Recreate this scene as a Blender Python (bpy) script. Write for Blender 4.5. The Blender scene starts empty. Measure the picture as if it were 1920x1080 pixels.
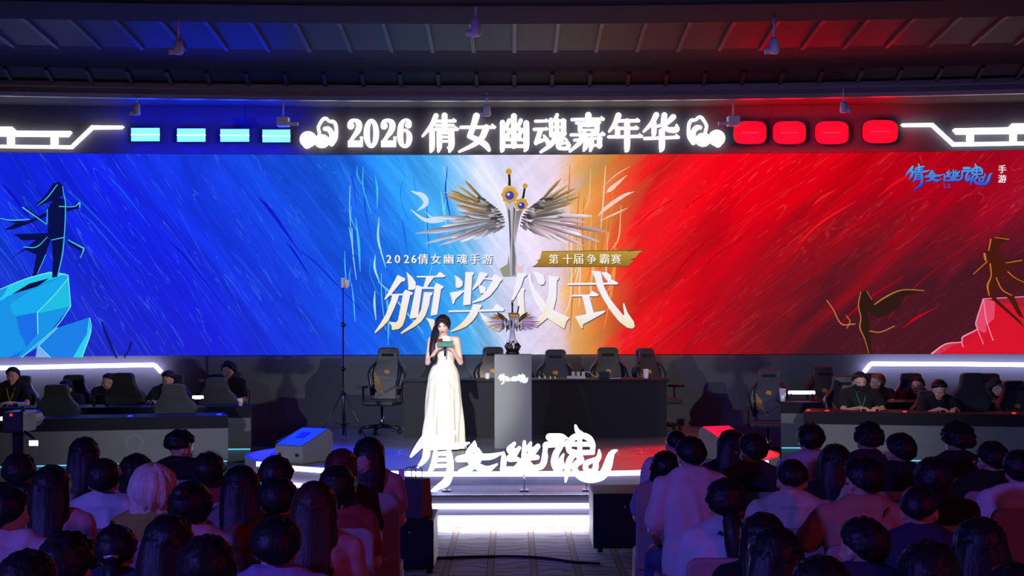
import bpy, bmesh, math, random
from mathutils import Vector, Matrix, Euler, noise
R = math.radians
PI = math.pi
rnd = random.Random(7)

# ---------------------------------------------------------------- camera, world, lights, exposure
FOC, CAMZ, HOR, ROLL = 2900.0, 2.1, 590.0, 0.0023
scene = bpy.context.scene
COL = scene.collection
scene.view_settings.view_transform = 'Standard'
scene.view_settings.look = 'None'
scene.view_settings.exposure = 0.0
scene.view_settings.gamma = 1.0
scene.view_settings.use_curve_mapping = False

cam_data = bpy.data.cameras.new('camera')
cam_data.sensor_width = 36.0
cam_data.lens = 36.0 * FOC / 1920.0
cam_data.shift_y = (HOR - 540.0) / 1920.0
cam_data.clip_end = 200
cam = bpy.data.objects.new('camera', cam_data)
cam.location = (0, 0, CAMZ)
cam.rotation_euler = (PI / 2, ROLL, 0)
COL.objects.link(cam)
scene.camera = cam

world = bpy.data.worlds.new('hall_ambient')
world.use_nodes = True
world.node_tree.nodes['Background'].inputs[0].default_value = (0.20, 0.16, 0.62, 1)
world.node_tree.nodes['Background'].inputs[1].default_value = 0.15
scene.world = world


def spot(name, loc, aim, power, col, size, blend=0.4, radius=0.15):
    d = bpy.data.lights.new(name, 'SPOT')
    d.energy = power
    d.color = col
    d.spot_size = R(size)
    d.spot_blend = blend
    d.shadow_soft_size = radius
    o = bpy.data.objects.new(name, d)
    o.location = loc
    o.rotation_euler = (Vector(aim) - Vector(loc)).to_track_quat('-Z', 'Y').to_euler()
    COL.objects.link(o)
    return o


spot('stage_spot_warm', (8.3, 10.0, 3.6), (-0.6, 20.5, 0.6), 2500, (1.0, 0.99, 0.97), 48, 0.7, 0.08)
spot('stage_spot_cool', (-8.3, 10.0, 3.6), (0.6, 20.5, 0.6), 2100, (0.93, 0.96, 1.0), 48, 0.7, 0.08)
spot('stage_spot_front', (-1.6, 6.0, 5.0), (-0.85, 19.3, 1.2), 7000, (1.0, 0.985, 0.93), 9, 0.6, 0.1)
spot('audience_wash_blue', (-8.5, -1.0, 5.2), (0.5, 9.0, 0.8), 2600, (0.14, 0.11, 1.0), 70, 0.6, 0.4)
spot('audience_wash_red', (8.5, -1.0, 5.2), (-1.0, 9.0, 0.8), 420, (1.0, 0.03, 0.06), 70, 0.6, 0.4)


# ---------------------------------------------------------------- projection of photo pixels to places
def P(px, py, Y):
    dx, dy = px - 960.0, py - 540.0
    px2, py2 = px - dy * ROLL, py + dx * ROLL
    return Vector(((px2 - 960.0) * Y / FOC, Y, CAMZ - (py2 - HOR) * Y / FOC))


def Ys(x):                       # the gently curved back wall
    return 23.5 - 0.5 * (x / 7.7) ** 2


def S(px, py, d=0.0):            # a point on the curved wall, d in front of it
    Y = 23.5 - d
    for _ in range(4):
        p = P(px, py, Y)
        Y = Ys(p.x) - d
    return P(px, py, Y)


# ---------------------------------------------------------------- materials
def lin(c):
    return tuple(((v / 255.0) / 12.92 if v / 255.0 <= 0.04045 else ((v / 255.0 + 0.055) / 1.055) ** 2.4) for v in c[:3])


def pm(name, rgb, rough=0.6, metal=0.0, var=0.12, scale=12.0, bump=0.0, bscale=60.0, spec=0.5, sheen=0.0):
    m = bpy.data.materials.new(name)
    m.use_nodes = True
    nt = m.node_tree
    b = nt.nodes['Principled BSDF']
    tc = nt.nodes.new('ShaderNodeTexCoord')
    n = nt.nodes.new('ShaderNodeTexNoise')
    n.inputs['Scale'].default_value = scale
    n.inputs['Detail'].default_value = 3
    nt.links.new(tc.outputs['Object'], n.inputs['Vector'])
    mx = nt.nodes.new('ShaderNodeMix')
    mx.data_type = 'RGBA'
    c = lin(rgb)
    mx.inputs['A'].default_value = (*[v * (1 - var) for v in c], 1)
    mx.inputs['B'].default_value = (*[min(1, v * (1 + var)) for v in c], 1)
    nt.links.new(n.outputs['Fac'], mx.inputs['Factor'])
    nt.links.new(mx.outputs['Result'], b.inputs['Base Color'])
    b.inputs['Roughness'].default_value = rough
    b.inputs['Metallic'].default_value = metal
    b.inputs['Specular IOR Level'].default_value = spec
    if sheen:
        b.inputs['Sheen Weight'].default_value = sheen
    if bump:
        n2 = nt.nodes.new('ShaderNodeTexNoise')
        n2.inputs['Scale'].default_value = bscale
        nt.links.new(tc.outputs['Object'], n2.inputs['Vector'])
        bp = nt.nodes.new('ShaderNodeBump')
        bp.inputs['Strength'].default_value = bump
        bp.inputs['Distance'].default_value = 0.01
        nt.links.new(n2.outputs['Fac'], bp.inputs['Height'])
        nt.links.new(bp.outputs['Normal'], b.inputs['Normal'])
    return m


def em(name, col, strength):
    m = bpy.data.materials.new(name)
    m.use_nodes = True
    b = m.node_tree.nodes['Principled BSDF']
    b.inputs['Base Color'].default_value = (0.04, 0.04, 0.04, 1)
    b.inputs['Emission Color'].default_value = (*col, 1)
    b.inputs['Emission Strength'].default_value = strength
    return m


def hairm(name, rgb, var):
    m = pm(name, rgb, 0.5, 0, var, 1.0, .32, 1.0, .4)
    nt = m.node_tree
    tc = [n for n in nt.nodes if n.type == 'TEX_COORD'][0]
    mp = nt.nodes.new('ShaderNodeMapping')
    mp.inputs['Scale'].default_value = (90, 90, 7)
    nt.links.new(tc.outputs['Object'], mp.inputs[0])
    for n in nt.nodes:
        if n.type == 'TEX_NOISE':
            nt.links.new(mp.outputs[0], n.inputs['Vector'])
    return m


M = {}
M['black'] = pm('black_matte', (20, 20, 23), 0.7)
M['black_gloss'] = pm('black_plastic', (18, 18, 20), 0.3)
M['black_cloth'] = pm('black_cloth', (34, 34, 42), 0.95, bump=0.3, bscale=200)
M['dark_wall'] = pm('dark_grey_wall', (98, 102, 110), 0.9, var=0.05, scale=3)
M['fascia'] = pm('charcoal_fascia', (76, 73, 80), 0.85, var=0.05, scale=2)
M['ceiling'] = pm('ceiling_paint', (40, 37, 42), 0.9, var=0.08, scale=2)
M['mould'] = pm('moulding_paint', (120, 116, 122), 0.4, var=0.05)
M['rib'] = pm('rib_wood', (44, 42, 47), 0.5)
M['desk_band'] = pm('desk_black_band', (14, 15, 27), 0.6, spec=.25)
M['desk_panel'] = pm('desk_grey_panel', (102, 108, 111), 0.75, var=0.05)
M['podium'] = pm('podium_grey', (128, 130, 132), 0.7, var=0.04)
M['metal'] = pm('dark_steel', (95, 95, 100), 0.35, 1.0)
M['chrome'] = pm('chrome', (205, 205, 210), 0.15, 1.0)
M['white_pl'] = pm('white_plastic', (225, 225, 230), 0.4)
M['grey_pl'] = pm('grey_plastic', (205, 205, 212), 0.45)
M['gold'] = pm('gold', (226, 178, 80), 0.3, 0.5)
M['silver'] = pm('silver', (225, 226, 234), 0.35, 0.35)
M['lilac'] = pm('lilac_metal', (196, 186, 226), 0.35, 0.3)
M['bronze'] = pm('dark_bronze', (92, 84, 62), 0.35, 0.5)
M['pinkmetal'] = pm('rose_metal', (225, 165, 170), 0.35, 0.35)
M['leather'] = pm('black_leatherette', (62, 62, 66), 0.42, bump=0.1)
M['leather2'] = pm('black_leatherette_glossy', (34, 34, 38), 0.3)
M['yellow'] = pm('yellow_print', (205, 150, 40), 0.5)
M['chair_cover'] = pm('pale_chair_cover', (168, 150, 152), 0.9, bump=0.2, bscale=30)
M['skin'] = pm('skin', (222, 172, 146), 0.5, var=0.05)
M['skin_fair'] = pm('fair_skin', (240, 200, 180), 0.45, var=0.03)
M['hair'] = hairm('black_hair', (28, 25, 28), 0.5)
M['hair_brown'] = hairm('brown_hair', (60, 40, 34), 0.5)
M['hair_red'] = hairm('reddish_hair', (84, 38, 36), 0.5)
M['hair_blonde'] = hairm('pale_blonde_hair', (226, 205, 190), 0.35)
M['hair_dkblond'] = hairm('light_brown_hair', (140, 100, 60), 0.4)
M['denim'] = pm('blue_denim', (60, 74, 130), 0.9, bump=0.3, bscale=120)
M['trousers'] = pm('dark_trousers', (34, 34, 42), 0.9)
M['shoe'] = pm('dark_shoe', (40, 38, 40), 0.6)
M['eye_white'] = pm('eye_white', (235, 235, 235), 0.2)
M['iris'] = pm('dark_iris', (30, 22, 18), 0.2)
M['lip'] = pm('lip', (190, 80, 80), 0.4)
M['card_teal'] = pm('teal_card', (80, 140, 125), 0.6)
M['card_white'] = pm('white_card', (240, 242, 240), 0.6)
M['card_red'] = pm('red_card', (120, 45, 45), 0.6)
M['speaker_case'] = pm('speaker_cabinet', (92, 95, 97), 0.6, bump=0.2, bscale=150)
M['stage_black'] = pm('stage_riser_black', (70, 72, 80), 0.6)
M['gloss_panel'] = pm('glossy_black_panel', (50, 50, 56), 0.4, spec=0.4)
M['bag_red'] = pm('red_paper_bag', (170, 50, 60), 0.5)
M['bag_dark'] = pm('dark_paper_bag', (70, 62, 74), 0.55)
E_LET = em('lit_letter_white', (1.0, 0.97, 1.0), 2.6)
E_SIGN = em('lit_sign_white', (0.50, 0.55, 1.0), 8.0)
E_STRIP = em('led_strip_lavender', (0.62, 0.55, 1.0), 7.0)
E_STEP = em('step_strip_lavender', (0.80, 0.77, 1.0), 42.0)
E_NEON = em('neon_outline_white', (0.95, 0.92, 1.0), 3.0)
E_BLUE = em('blue_led_panel', (0.012, 0.05, 1.0), 26.0)
E_BLUEBAR = em('blue_led_centre', (0.03, 0.09, 1.0), 40.0)
E_REDGLARE = em('red_led_glare', (1.0, 0.0, 0.006), 2.6)
E_REDDOT = em('red_led_dot', (1.0, 0.02, 0.02), 6.0)
E_CYAN = em('cyan_led', (0.10, 0.55, 0.85), 1.5)
E_LOGO = em('lit_logo_white', (0.95, 1.0, 1.0), 1.3)
E_BLUESM = em('blue_indicator', (0.03, 0.05, 1.0), 1.2)
E_REDSM = em('red_indicator', (1.0, 0.02, 0.03), 1.0)
E_PHONE = em('phone_screen', (0.75, 0.85, 1.0), 1.6)


def art_mat():
    m = bpy.data.materials.new('screen_artwork')
    m.use_nodes = True
    nt = m.node_tree
    nt.nodes.clear()
    o = nt.nodes.new('ShaderNodeOutputMaterial')
    e = nt.nodes.new('ShaderNodeEmission')
    a = nt.nodes.new('ShaderNodeVertexColor')
    a.layer_name = 'col'
    nt.links.new(a.outputs['Color'], e.inputs['Color'])
    nt.links.new(e.outputs[0], o.inputs[0])
    return m


ART = art_mat()


# ---------------------------------------------------------------- mesh building
def bez(pts, n=6):
    """Catmull-Rom through points of any dimension."""
    if len(pts) < 3:
        return [tuple(p) for p in pts]
    q = [tuple(2 * a - b for a, b in zip(pts[0], pts[1]))] + [tuple(p) for p in pts] + [tuple(2 * a - b for a, b in zip(pts[-1], pts[-2]))]
    out = []
    for i in range(1, len(q) - 2):
        p0, p1, p2, p3 = q[i - 1], q[i], q[i + 1], q[i + 2]
        for k in range(n):
            t = k / n
            out.append(tuple(0.5 * (2 * b + (c - a) * t + (2 * a - 5 * b + 4 * c - d) * t * t + (3 * b - a - 3 * c + d) * t ** 3)
                             for a, b, c, d in zip(p0, p1, p2, p3)))
    out.append(tuple(pts[-1]))
    return out


class MB:
    def __init__(s):
        s.v, s.f, s.c = [], [], []

    def add(s, verts, faces, col=None):
        o = len(s.v)
        s.v += [Vector(v) for v in verts]
        s.f += [tuple(i + o for i in f) for f in faces]
        if col is not None:
            s.c += col if isinstance(col, list) else [col] * len(verts)
        return s

    def box(s, c, d, rot=None):
        h = [x / 2 for x in d]
        vs = [Vector((sx * h[0], sy * h[1], sz * h[2])) for sx in (-1, 1) for sy in (-1, 1) for sz in (-1, 1)]
        if rot is not None:
            vs = [rot @ v for v in vs]
        c = Vector(c)
        return s.add([v + c for v in vs], [(0, 1, 3, 2), (4, 6, 7, 5), (0, 4, 5, 1), (2, 3, 7, 6), (0, 2, 6, 4), (1, 5, 7, 3)])

    def hexa(s, b, t):           # bottom quad, top quad
        return s.add(list(b) + list(t), [(3, 2, 1, 0), (4, 5, 6, 7), (0, 1, 5, 4), (1, 2, 6, 5), (2, 3, 7, 6), (3, 0, 4, 7)])

    def rings(s, rings, cap=True):
        n = len(rings[0])
        vs = [v for r in rings for v in r]
        fs = []
        for i in range(len(rings) - 1):
            for j in range(n):
                fs.append((i * n + j, i * n + (j + 1) % n, (i + 1) * n + (j + 1) % n, (i + 1) * n + j))
        if cap:
            fs.append(tuple(range(n - 1, -1, -1)))
            k = (len(rings) - 1) * n
            fs.append(tuple(k + j for j in range(n)))
        return s.add(vs, fs)

    def tube(s, pts, rads, n=10, cap=True):
        pts = [Vector(p) for p in pts]
        if not isinstance(rads, (list, tuple)):
            rads = [rads] * len(pts)
        rs = []
        up = None
        for i, p in enumerate(pts):
            d = (pts[min(i + 1, len(pts) - 1)] - pts[max(i - 1, 0)]).normalized()
            if up is None:
                up = Vector((0, 0, 1)) if abs(d.z) < 0.9 else Vector((1, 0, 0))
            a = (up - d * up.dot(d)).normalized()
            b = d.cross(a)
            up = a
            rs.append([p + (a * math.cos(2 * PI * k / n) + b * math.sin(2 * PI * k / n)) * rads[i] for k in range(n)])
        return s.rings(rs, cap)

    def ball(s, c, r, nu=12, nv=8, mt=None):
        if not isinstance(r, (list, tuple)):
            r = (r, r, r)
        vs, fs = [Vector((0, 0, -r[2]))], []
        for i in range(1, nv):
            a = -PI / 2 + PI * i / nv
            for j in range(nu):
                b = 2 * PI * j / nu
                vs.append(Vector((r[0] * math.cos(a) * math.cos(b), r[1] * math.cos(a) * math.sin(b), r[2] * math.sin(a))))
        vs.append(Vector((0, 0, r[2])))
        for j in range(nu):
            fs.append((0, 1 + (j + 1) % nu, 1 + j))
            t = 1 + (nv - 2) * nu
            fs.append((len(vs) - 1, t + j, t + (j + 1) % nu))
        for i in range(nv - 2):
            for j in range(nu):
                a = 1 + i * nu
                fs.append((a + j, a + (j + 1) % nu, a + nu + (j + 1) % nu, a + nu + j))
        c = Vector(c)
        vs = [v + c for v in vs]
        if mt is not None:
            vs = [mt @ v for v in vs]
        return s.add(vs, fs)

    def caps(s, pts, rads, n=8):          # capsule chain (for voxel union)
        for i in range(len(pts) - 1):
            s.tube([pts[i], pts[i + 1]], [rads[i], rads[i + 1]], n)
        for p, r in zip(pts, rads):
            s.ball(p, r, n, 6)
        return s

    def lathe(s, prof, c=(0, 0, 0), n=24):
        c = Vector(c)
        return s.rings([[c + Vector((r * math.cos(2 * PI * k / n), r * math.sin(2 * PI * k / n), z)) for k in range(n)] for r, z in prof])

    def prism(s, front, back, col=None):
        n = len(front)
        fs = [tuple(range(n)), tuple(range(2 * n - 1, n - 1, -1))]
        fs += [(i, n + i, n + (i + 1) % n, (i + 1) % n) for i in range(n)]
        return s.add(list(front) + list(back), fs, col)

    def flat(s, pts, col=None):
        return s.add(pts, [tuple(range(len(pts)))], col)

    def strip(s, top, bot, back_t=None, back_b=None, col=None):
        n = len(top)
        if back_t is None:
            return s.add(list(top) + list(bot), [(i, i + 1, n + i + 1, n + i) for i in range(n - 1)], col)
        vs = list(top) + list(bot) + list(back_t) + list(back_b)
        fs = []
        for i in range(n - 1):
            fs += [(i, i + 1, n + i + 1, n + i), (2 * n + i + 1, 2 * n + i, 3 * n + i, 3 * n + i + 1),
                   (i + 1, i, 2 * n + i, 2 * n + i + 1), (n + i, n + i + 1, 3 * n + i + 1, 3 * n + i)]
        fs += [(0, n, 3 * n, 2 * n), (n - 1, 3 * n - 1, 4 * n - 1, 2 * n - 1)]
        return s.add(vs, fs, col)

    def mesh(s, name, smooth=False):
        me = bpy.data.meshes.new(name)
        me.from_pydata([tuple(v) for v in s.v], [], s.f)
        me.validate()
        bm = bmesh.new()
        bm.from_mesh(me)
        if not s.c:
            bmesh.ops.recalc_face_normals(bm, faces=bm.faces)
        bm.to_mesh(me)
        bm.free()
        if s.c:
            a = me.color_attributes.new('col', 'FLOAT_COLOR', 'POINT')
            for i, c in enumerate(s.c):
                a.data[i].color = (*c[:3], 1)
        if smooth:
            me.polygons.foreach_set('use_smooth', [True] * len(me.polygons))
        return me

    def build(s, name, mat=None, parent=None, smooth=False, loc=None, bevel=0.0):
        o = bpy.data.objects.new(name, s.mesh(name, smooth))
        if mat is not None:
            o.data.materials.append(mat)
        COL.objects.link(o)
        if parent is not None:
            o.parent = parent
        if loc is not None:
            o.location = loc
        if bevel:
            b = o.modifiers.new('edge', 'BEVEL')
            b.width = bevel
            b.segments = 2
            b.limit_method = 'ANGLE'
            APPLY.append(o)
        return o


APPLY = []


def blob(mb, name, mat, voxel, parent=None, sm=4, fold=0.0, fscale=9.0):
    """Union of overlapping solids as one continuous surface."""
    o = mb.build(name, mat, parent)
    r = o.modifiers.new('union', 'REMESH')
    r.mode = 'VOXEL'
    r.voxel_size = voxel
    r.use_smooth_shade = True
    if sm:
        q = o.modifiers.new('soft', 'SMOOTH')
        q.factor = 0.5
        q.iterations = sm
    o['_fold'] = fold
    o['_fs'] = fscale
    APPLY.append(o)
    return o


def apply_all():
    bpy.context.view_layer.update()
    dg = bpy.context.evaluated_depsgraph_get()
    done = {}
    for o in APPLY:
        me = bpy.data.meshes.new_from_object(o.evaluated_get(dg))
        me.name = o.name
        f = o.get('_fold', 0.0)
        if f:
            fs = o['_fs']
            off = Vector((rnd.random() * 50, 0, 0))
            for v, nn in zip(me.vertices, [n.vector.copy() for n in me.vertex_normals]):
                q = Vector((v.co.x * fs, v.co.y * fs, v.co.z * fs * 0.45)) + off
                v.co += nn * (f * (1 - 2 * abs(noise.noise(q))))
        done[o] = me
    for o, me in done.items():
        o.modifiers.clear()
        o.data = me
        for k in ('_fold', '_fs'):
            if k in o:
                del o[k]


def tag(o, label=None, cat=None, group=None, kind=None):
    if label:
        o['label'] = label
    if cat:
        o['category'] = cat
    if group:
        o['group'] = group
    if kind:
        o['kind'] = kind
    return o


def empty(name, loc, label, cat, rz=0.0, group=None):
    o = bpy.data.objects.new(name, None)
    o.empty_display_size = 0.1
    o.location = loc
    o.rotation_euler = (0, 0, rz)
    COL.objects.link(o)
    return tag(o, label, cat, group)


def dup(root, loc, rz, label, group=None):
    r = root.copy()
    COL.objects.link(r)
    r.location = loc
    r.rotation_euler = (0, 0, rz)
    r['label'] = label
    if group:
        r['group'] = group
    for ch in [o for o in bpy.data.objects if o.parent == root]:
        c = ch.copy()
        COL.objects.link(c)
        c.parent = r
        for g in [o for o in bpy.data.objects if o.parent == ch]:
            d = g.copy()
            COL.objects.link(d)
            d.parent = c
    return r


def ribbon(pts, n=5, capn=5):
    """(x, y, w) stroke points -> left side, right side (2D), with rounded ends."""
    q = bez(pts, n)
    L, Rr = [], []
    m = len(q)
    for i, (x, y, w) in enumerate(q):
        a, b = q[max(i - 1, 0)], q[min(i + 1, m - 1)]
        dx, dy = b[0] - a[0], b[1] - a[1]
        l = math.hypot(dx, dy) or 1
        nx, ny = -dy / l, dx / l
        w = max(w, 1)
        if i == 0:
            for k in range(capn):
                t = PI / 2 * (k / capn)
                e, g = math.cos(t) * w / 2, math.sin(t) * w / 2
                L.append((x - dx / l * e + nx * g, y - dy / l * e + ny * g))
                Rr.append((x - dx / l * e - nx * g, y - dy / l * e - ny * g))
        L.append((x + nx * w / 2, y + ny * w / 2))
        Rr.append((x - nx * w / 2, y - ny * w / 2))
        if i == m - 1:
            for k in range(1, capn + 1):
                t = PI / 2 * (1 - k / capn)
                e, g = math.cos(t) * w / 2, math.sin(t) * w / 2
                L.append((x + dx / l * e + nx * g, y + dy / l * e + ny * g))
                Rr.append((x + dx / l * e - nx * g, y + dy / l * e - ny * g))
    return L, Rr


# ---------------------------------------------------------------- node materials of the setting
def nodes(name):
    m = bpy.data.materials.new(name)
    m.use_nodes = True
    nt = m.node_tree
    return m, nt, nt.nodes['Principled BSDF']


def N(nt, kind, **kw):
    n = nt.nodes.new(kind)
    for k, v in kw.items():
        if k.startswith('_'):
            setattr(n, k[1:], v)
        else:
            n.inputs[k].default_value = v
    return n


def math_n(nt, op, a, b=None, clamp=False):
    n = nt.nodes.new('ShaderNodeMath')
    n.operation = op
    n.use_clamp = clamp
    for i, q in enumerate((a, b)):
        if q is None:
            continue
        if isinstance(q, (int, float)):
            n.inputs[i].default_value = q
        else:
            nt.links.new(q, n.inputs[i])
    return n.outputs[0]


def mixc(nt, fac, a, b, mode='MIX'):
    n = nt.nodes.new('ShaderNodeMix')
    n.data_type = 'RGBA'
    n.blend_type = mode
    for k, q in (('Factor', fac), ('A', a), ('B', b)):
        if isinstance(q, (int, float)):
            n.inputs[k].default_value = q
        elif isinstance(q, tuple):
            n.inputs[k].default_value = (*q[:3], 1)
        else:
            nt.links.new(q, n.inputs[k])
    return n.outputs['Result']


def ramp(nt, fac, stops, interp='LINEAR'):
    n = nt.nodes.new('ShaderNodeValToRGB')
    n.color_ramp.interpolation = interp
    els = n.color_ramp.elements
    while len(els) < len(stops):
        els.new(0.5)
    for e, (p, c) in zip(els, stops):
        e.position = p
        e.color = (*c[:3], 1)
    nt.links.new(fac, n.inputs[0])
    return n.outputs[0]


def carpet_mat():
    m, nt, b = nodes('patterned_carpet')
    tc = N(nt, 'ShaderNodeTexCoord')
    sp = N(nt, 'ShaderNodeSeparateXYZ')
    nt.links.new(tc.outputs['Object'], sp.inputs[0])
    x, y = sp.outputs[0], sp.outputs[1]
    base, dark, tan = lin((222, 212, 208)), lin((112, 98, 96)), lin((176, 146, 108))
    # long border stripes along the aisle
    w = math_n(nt, 'PINGPONG', math_n(nt, 'ADD', x, 0.185), 0.36 / 2)
    band = math_n(nt, 'LESS_THAN', w, 0.022)
    edge = math_n(nt, 'LESS_THAN', w, 0.031)
    # fret of thin lines between the stripes
    wv = N(nt, 'ShaderNodeTexWave', Scale=1.6, Distortion=9.0, Detail=1.0, **{'Detail Scale': 1.3})
    wv.bands_direction = 'Y'
    nt.links.new(tc.outputs['Object'], wv.inputs['Vector'])
    fret = math_n(nt, 'GREATER_THAN', wv.outputs['Fac'], 0.80)
    wv2 = N(nt, 'ShaderNodeTexWave', Scale=7.0, Distortion=2.0)
    wv2.bands_direction = 'Y'
    nt.links.new(tc.outputs['Object'], wv2.inputs['Vector'])
    nz = N(nt, 'ShaderNodeTexNoise', Scale=180.0)
    nt.links.new(tc.outputs['Object'], nz.inputs['Vector'])
    c = mixc(nt, math_n(nt, 'MULTIPLY', wv2.outputs['Fac'], 0.5), base, dark)
    c = mixc(nt, math_n(nt, 'MULTIPLY', fret, 0.8), c, dark)
    c = mixc(nt, edge, c, lin((40, 36, 50)))
    c = mixc(nt, band, c, tan)
    c = mixc(nt, math_n(nt, 'MULTIPLY', nz.outputs['Fac'], 0.3), c, dark)
    nt.links.new(c, b.inputs['Base Color'])
    b.inputs['Roughness'].default_value = 0.95
    return m


def stage_mat():
    m, nt, b = nodes('stage_vinyl')
    tc = N(nt, 'ShaderNodeTexCoord')
    nz = N(nt, 'ShaderNodeTexNoise', Scale=3.0, Detail=5.0)
    nt.links.new(tc.outputs['Object'], nz.inputs['Vector'])
    c = mixc(nt, nz.outputs['Fac'], lin((84, 84, 96)), lin((104, 102, 112)))
    nt.links.new(c, b.inputs['Base Color'])
    b.inputs['Roughness'].default_value = 0.36
    b.inputs['Specular IOR Level'].default_value = 0.6
    return m


def lattice_mat():
    m, nt, b = nodes('ceiling_lattice')
    tc = N(nt, 'ShaderNodeTexCoord')
    mp = N(nt, 'ShaderNodeMapping', Rotation=(0, 0, R(45)), Scale=(1, 1, 1))
    nt.links.new(tc.outputs['Object'], mp.inputs[0])
    br = N(nt, 'ShaderNodeTexBrick', Scale=7.0)
    br.inputs['Mortar Size'].default_value = 0.03
    br.inputs['Color1'].default_value = (*lin((22, 20, 25)), 1)
    br.inputs['Color2'].default_value = (*lin((20, 18, 23)), 1)
    br.inputs['Mortar'].default_value = (*lin((38, 36, 41)), 1)
    nt.links.new(mp.outputs[0], br.inputs['Vector'])
    nt.links.new(br.outputs['Color'], b.inputs['Base Color'])
    b.inputs['Roughness'].default_value = 0.6
    return m


def screen_mat():
    m = bpy.data.materials.new('screen_painting')
    m.use_nodes = True
    nt = m.node_tree
    nt.nodes.clear()
    out = N(nt, 'ShaderNodeOutputMaterial')
    e = N(nt, 'ShaderNodeEmission')
    nt.links.new(e.outputs[0], out.inputs[0])
    tc = N(nt, 'ShaderNodeTexCoord')
    sp = N(nt, 'ShaderNodeSeparateXYZ')
    nt.links.new(tc.outputs['Object'], sp.inputs[0])
    # u: 0..1 over the picture width, v: 0 (bottom) .. 1 (top)
    u = math_n(nt, 'ADD', math_n(nt, 'MULTIPLY', sp.outputs[0], 2900 / 23.5 / 1920), 0.5)
    v = math_n(nt, 'DIVIDE', math_n(nt, 'SUBTRACT', sp.outputs[2], 1.5), 3.03)

    def strokes(ang, sc, seed, detail=5.0, dist=0.6, along=0.22):
        mp = N(nt, 'ShaderNodeMapping', Rotation=(0, R(ang), 0), Scale=(along, 1, 1.6), Location=(seed, 0, seed))
        mp.vector_type = 'TEXTURE'
        mp.inputs['Scale'].default_value = (1 / along, 1, 1 / 1.6)
        nt.links.new(tc.outputs['Object'], mp.inputs[0])
        nz = N(nt, 'ShaderNodeTexNoise', Scale=sc, Detail=detail, Distortion=dist, Roughness=0.6)
        nt.links.new(mp.outputs[0], nz.inputs['Vector'])
        return nz.outputs['Fac']
    right = math_n(nt, 'MULTIPLY', math_n(nt, 'SUBTRACT', u, 0.47), 9.0, True)
    big = mixc(nt, right, strokes(52, 0.8, 3.0, 4.0, 0.8, 0.3), strokes(-42, 0.8, 9.0, 4.0, 0.8, 0.3))
    fine = mixc(nt, right, strokes(52, 3.6, 5.0, 8.0, 0.9, 0.12), strokes(-42, 3.6, 7.0, 8.0, 0.9, 0.12))
    thin = mixc(nt, right, strokes(58, 2.4, 15.0, 3.0, 1.2, 0.10), strokes(-38, 2.4, 17.0, 3.0, 1.2, 0.10))
    bigf = math_n(nt, 'SUBTRACT', big, 0.5)
    finef = math_n(nt, 'SUBTRACT', fine, 0.5)
    t = math_n(nt, 'ADD', u, math_n(nt, 'MULTIPLY', bigf, 0.055))
    t = math_n(nt, 'ADD', t, math_n(nt, 'MULTIPLY', finef, 0.04))
    t = math_n(nt, 'ADD', t, math_n(nt, 'MULTIPLY', math_n(nt, 'SUBTRACT', v, 0.5), math_n(nt, 'MULTIPLY', math_n(nt, 'SUBTRACT', 0.54, u), 0.35)))
    st = [(0, (20, 60, 225)), (150, (18, 38, 222)), (330, (18, 30, 215)), (520, (22, 62, 226)), (640, (22, 84, 230)),
          (730, (30, 112, 234)), (800, (44, 148, 240)), (855, (76, 176, 242)), (895, (146, 198, 242)), (935, (206, 211, 241)), (1000, (226, 216, 242)),
          (1050, (228, 205, 222)), (1078, (226, 170, 104)), (1120, (222, 138, 66)), (1160, (218, 80, 46)), (1200, (220, 26, 30)),
          (1330, (226, 0, 22)), (1480, (212, 0, 20)), (1590, (186, 2, 24)), (1720, (158, 4, 28)), (1900, (140, 14, 40))]
    c = ramp(nt, t, [(p / 1920, lin(k)) for p, k in st])
    # painted light and dark strokes
    k = math_n(nt, 'ADD', 1.0, math_n(nt, 'MULTIPLY', bigf, 1.5))
    k = math_n(nt, 'ADD', k, math_n(nt, 'MULTIPLY', finef, 0.55))
    kk = N(nt, 'ShaderNodeCombineXYZ')
    for i in range(3):
        nt.links.new(k, kk.inputs[i])
    c = mixc(nt, 1.0, c, kk.outputs[0], 'MULTIPLY')
    # dusk over the lower right of the picture and violet over the lower left
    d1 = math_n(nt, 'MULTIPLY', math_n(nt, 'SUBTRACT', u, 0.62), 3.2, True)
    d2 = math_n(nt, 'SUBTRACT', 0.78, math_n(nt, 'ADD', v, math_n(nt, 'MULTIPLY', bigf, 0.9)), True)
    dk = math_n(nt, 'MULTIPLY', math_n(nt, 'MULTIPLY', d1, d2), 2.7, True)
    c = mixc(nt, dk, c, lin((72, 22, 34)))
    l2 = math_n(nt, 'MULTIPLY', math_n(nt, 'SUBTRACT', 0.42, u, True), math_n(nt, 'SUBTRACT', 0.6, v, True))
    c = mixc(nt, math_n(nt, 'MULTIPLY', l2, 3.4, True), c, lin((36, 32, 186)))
    # thin bright brush edges
    rid = math_n(nt, 'ABSOLUTE', math_n(nt, 'SUBTRACT', thin, 0.5))
    line = math_n(nt, 'LESS_THAN', rid, 0.006)
    lightc = mixc(nt, right, lin((90, 160, 250)), lin((255, 92, 84)))
    c = mixc(nt, math_n(nt, 'MULTIPLY', line, math_n(nt, 'SUBTRACT', 0.16, math_n(nt, 'MULTIPLY', dk, 0.13))), c, lightc)
    nt.links.new(c, e.inputs['Color'])
    e.inputs['Strength'].default_value = 1.0
    return m


# ---------------------------------------------------------------- the setting
fl = MB()
fl.add([(-9.5, -4, 0), (9.5, -4, 0), (9.5, 24, 0), (-9.5, 24, 0)], [(0, 1, 2, 3)])
tag(fl.build('floor', carpet_mat()), kind='structure')

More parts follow.
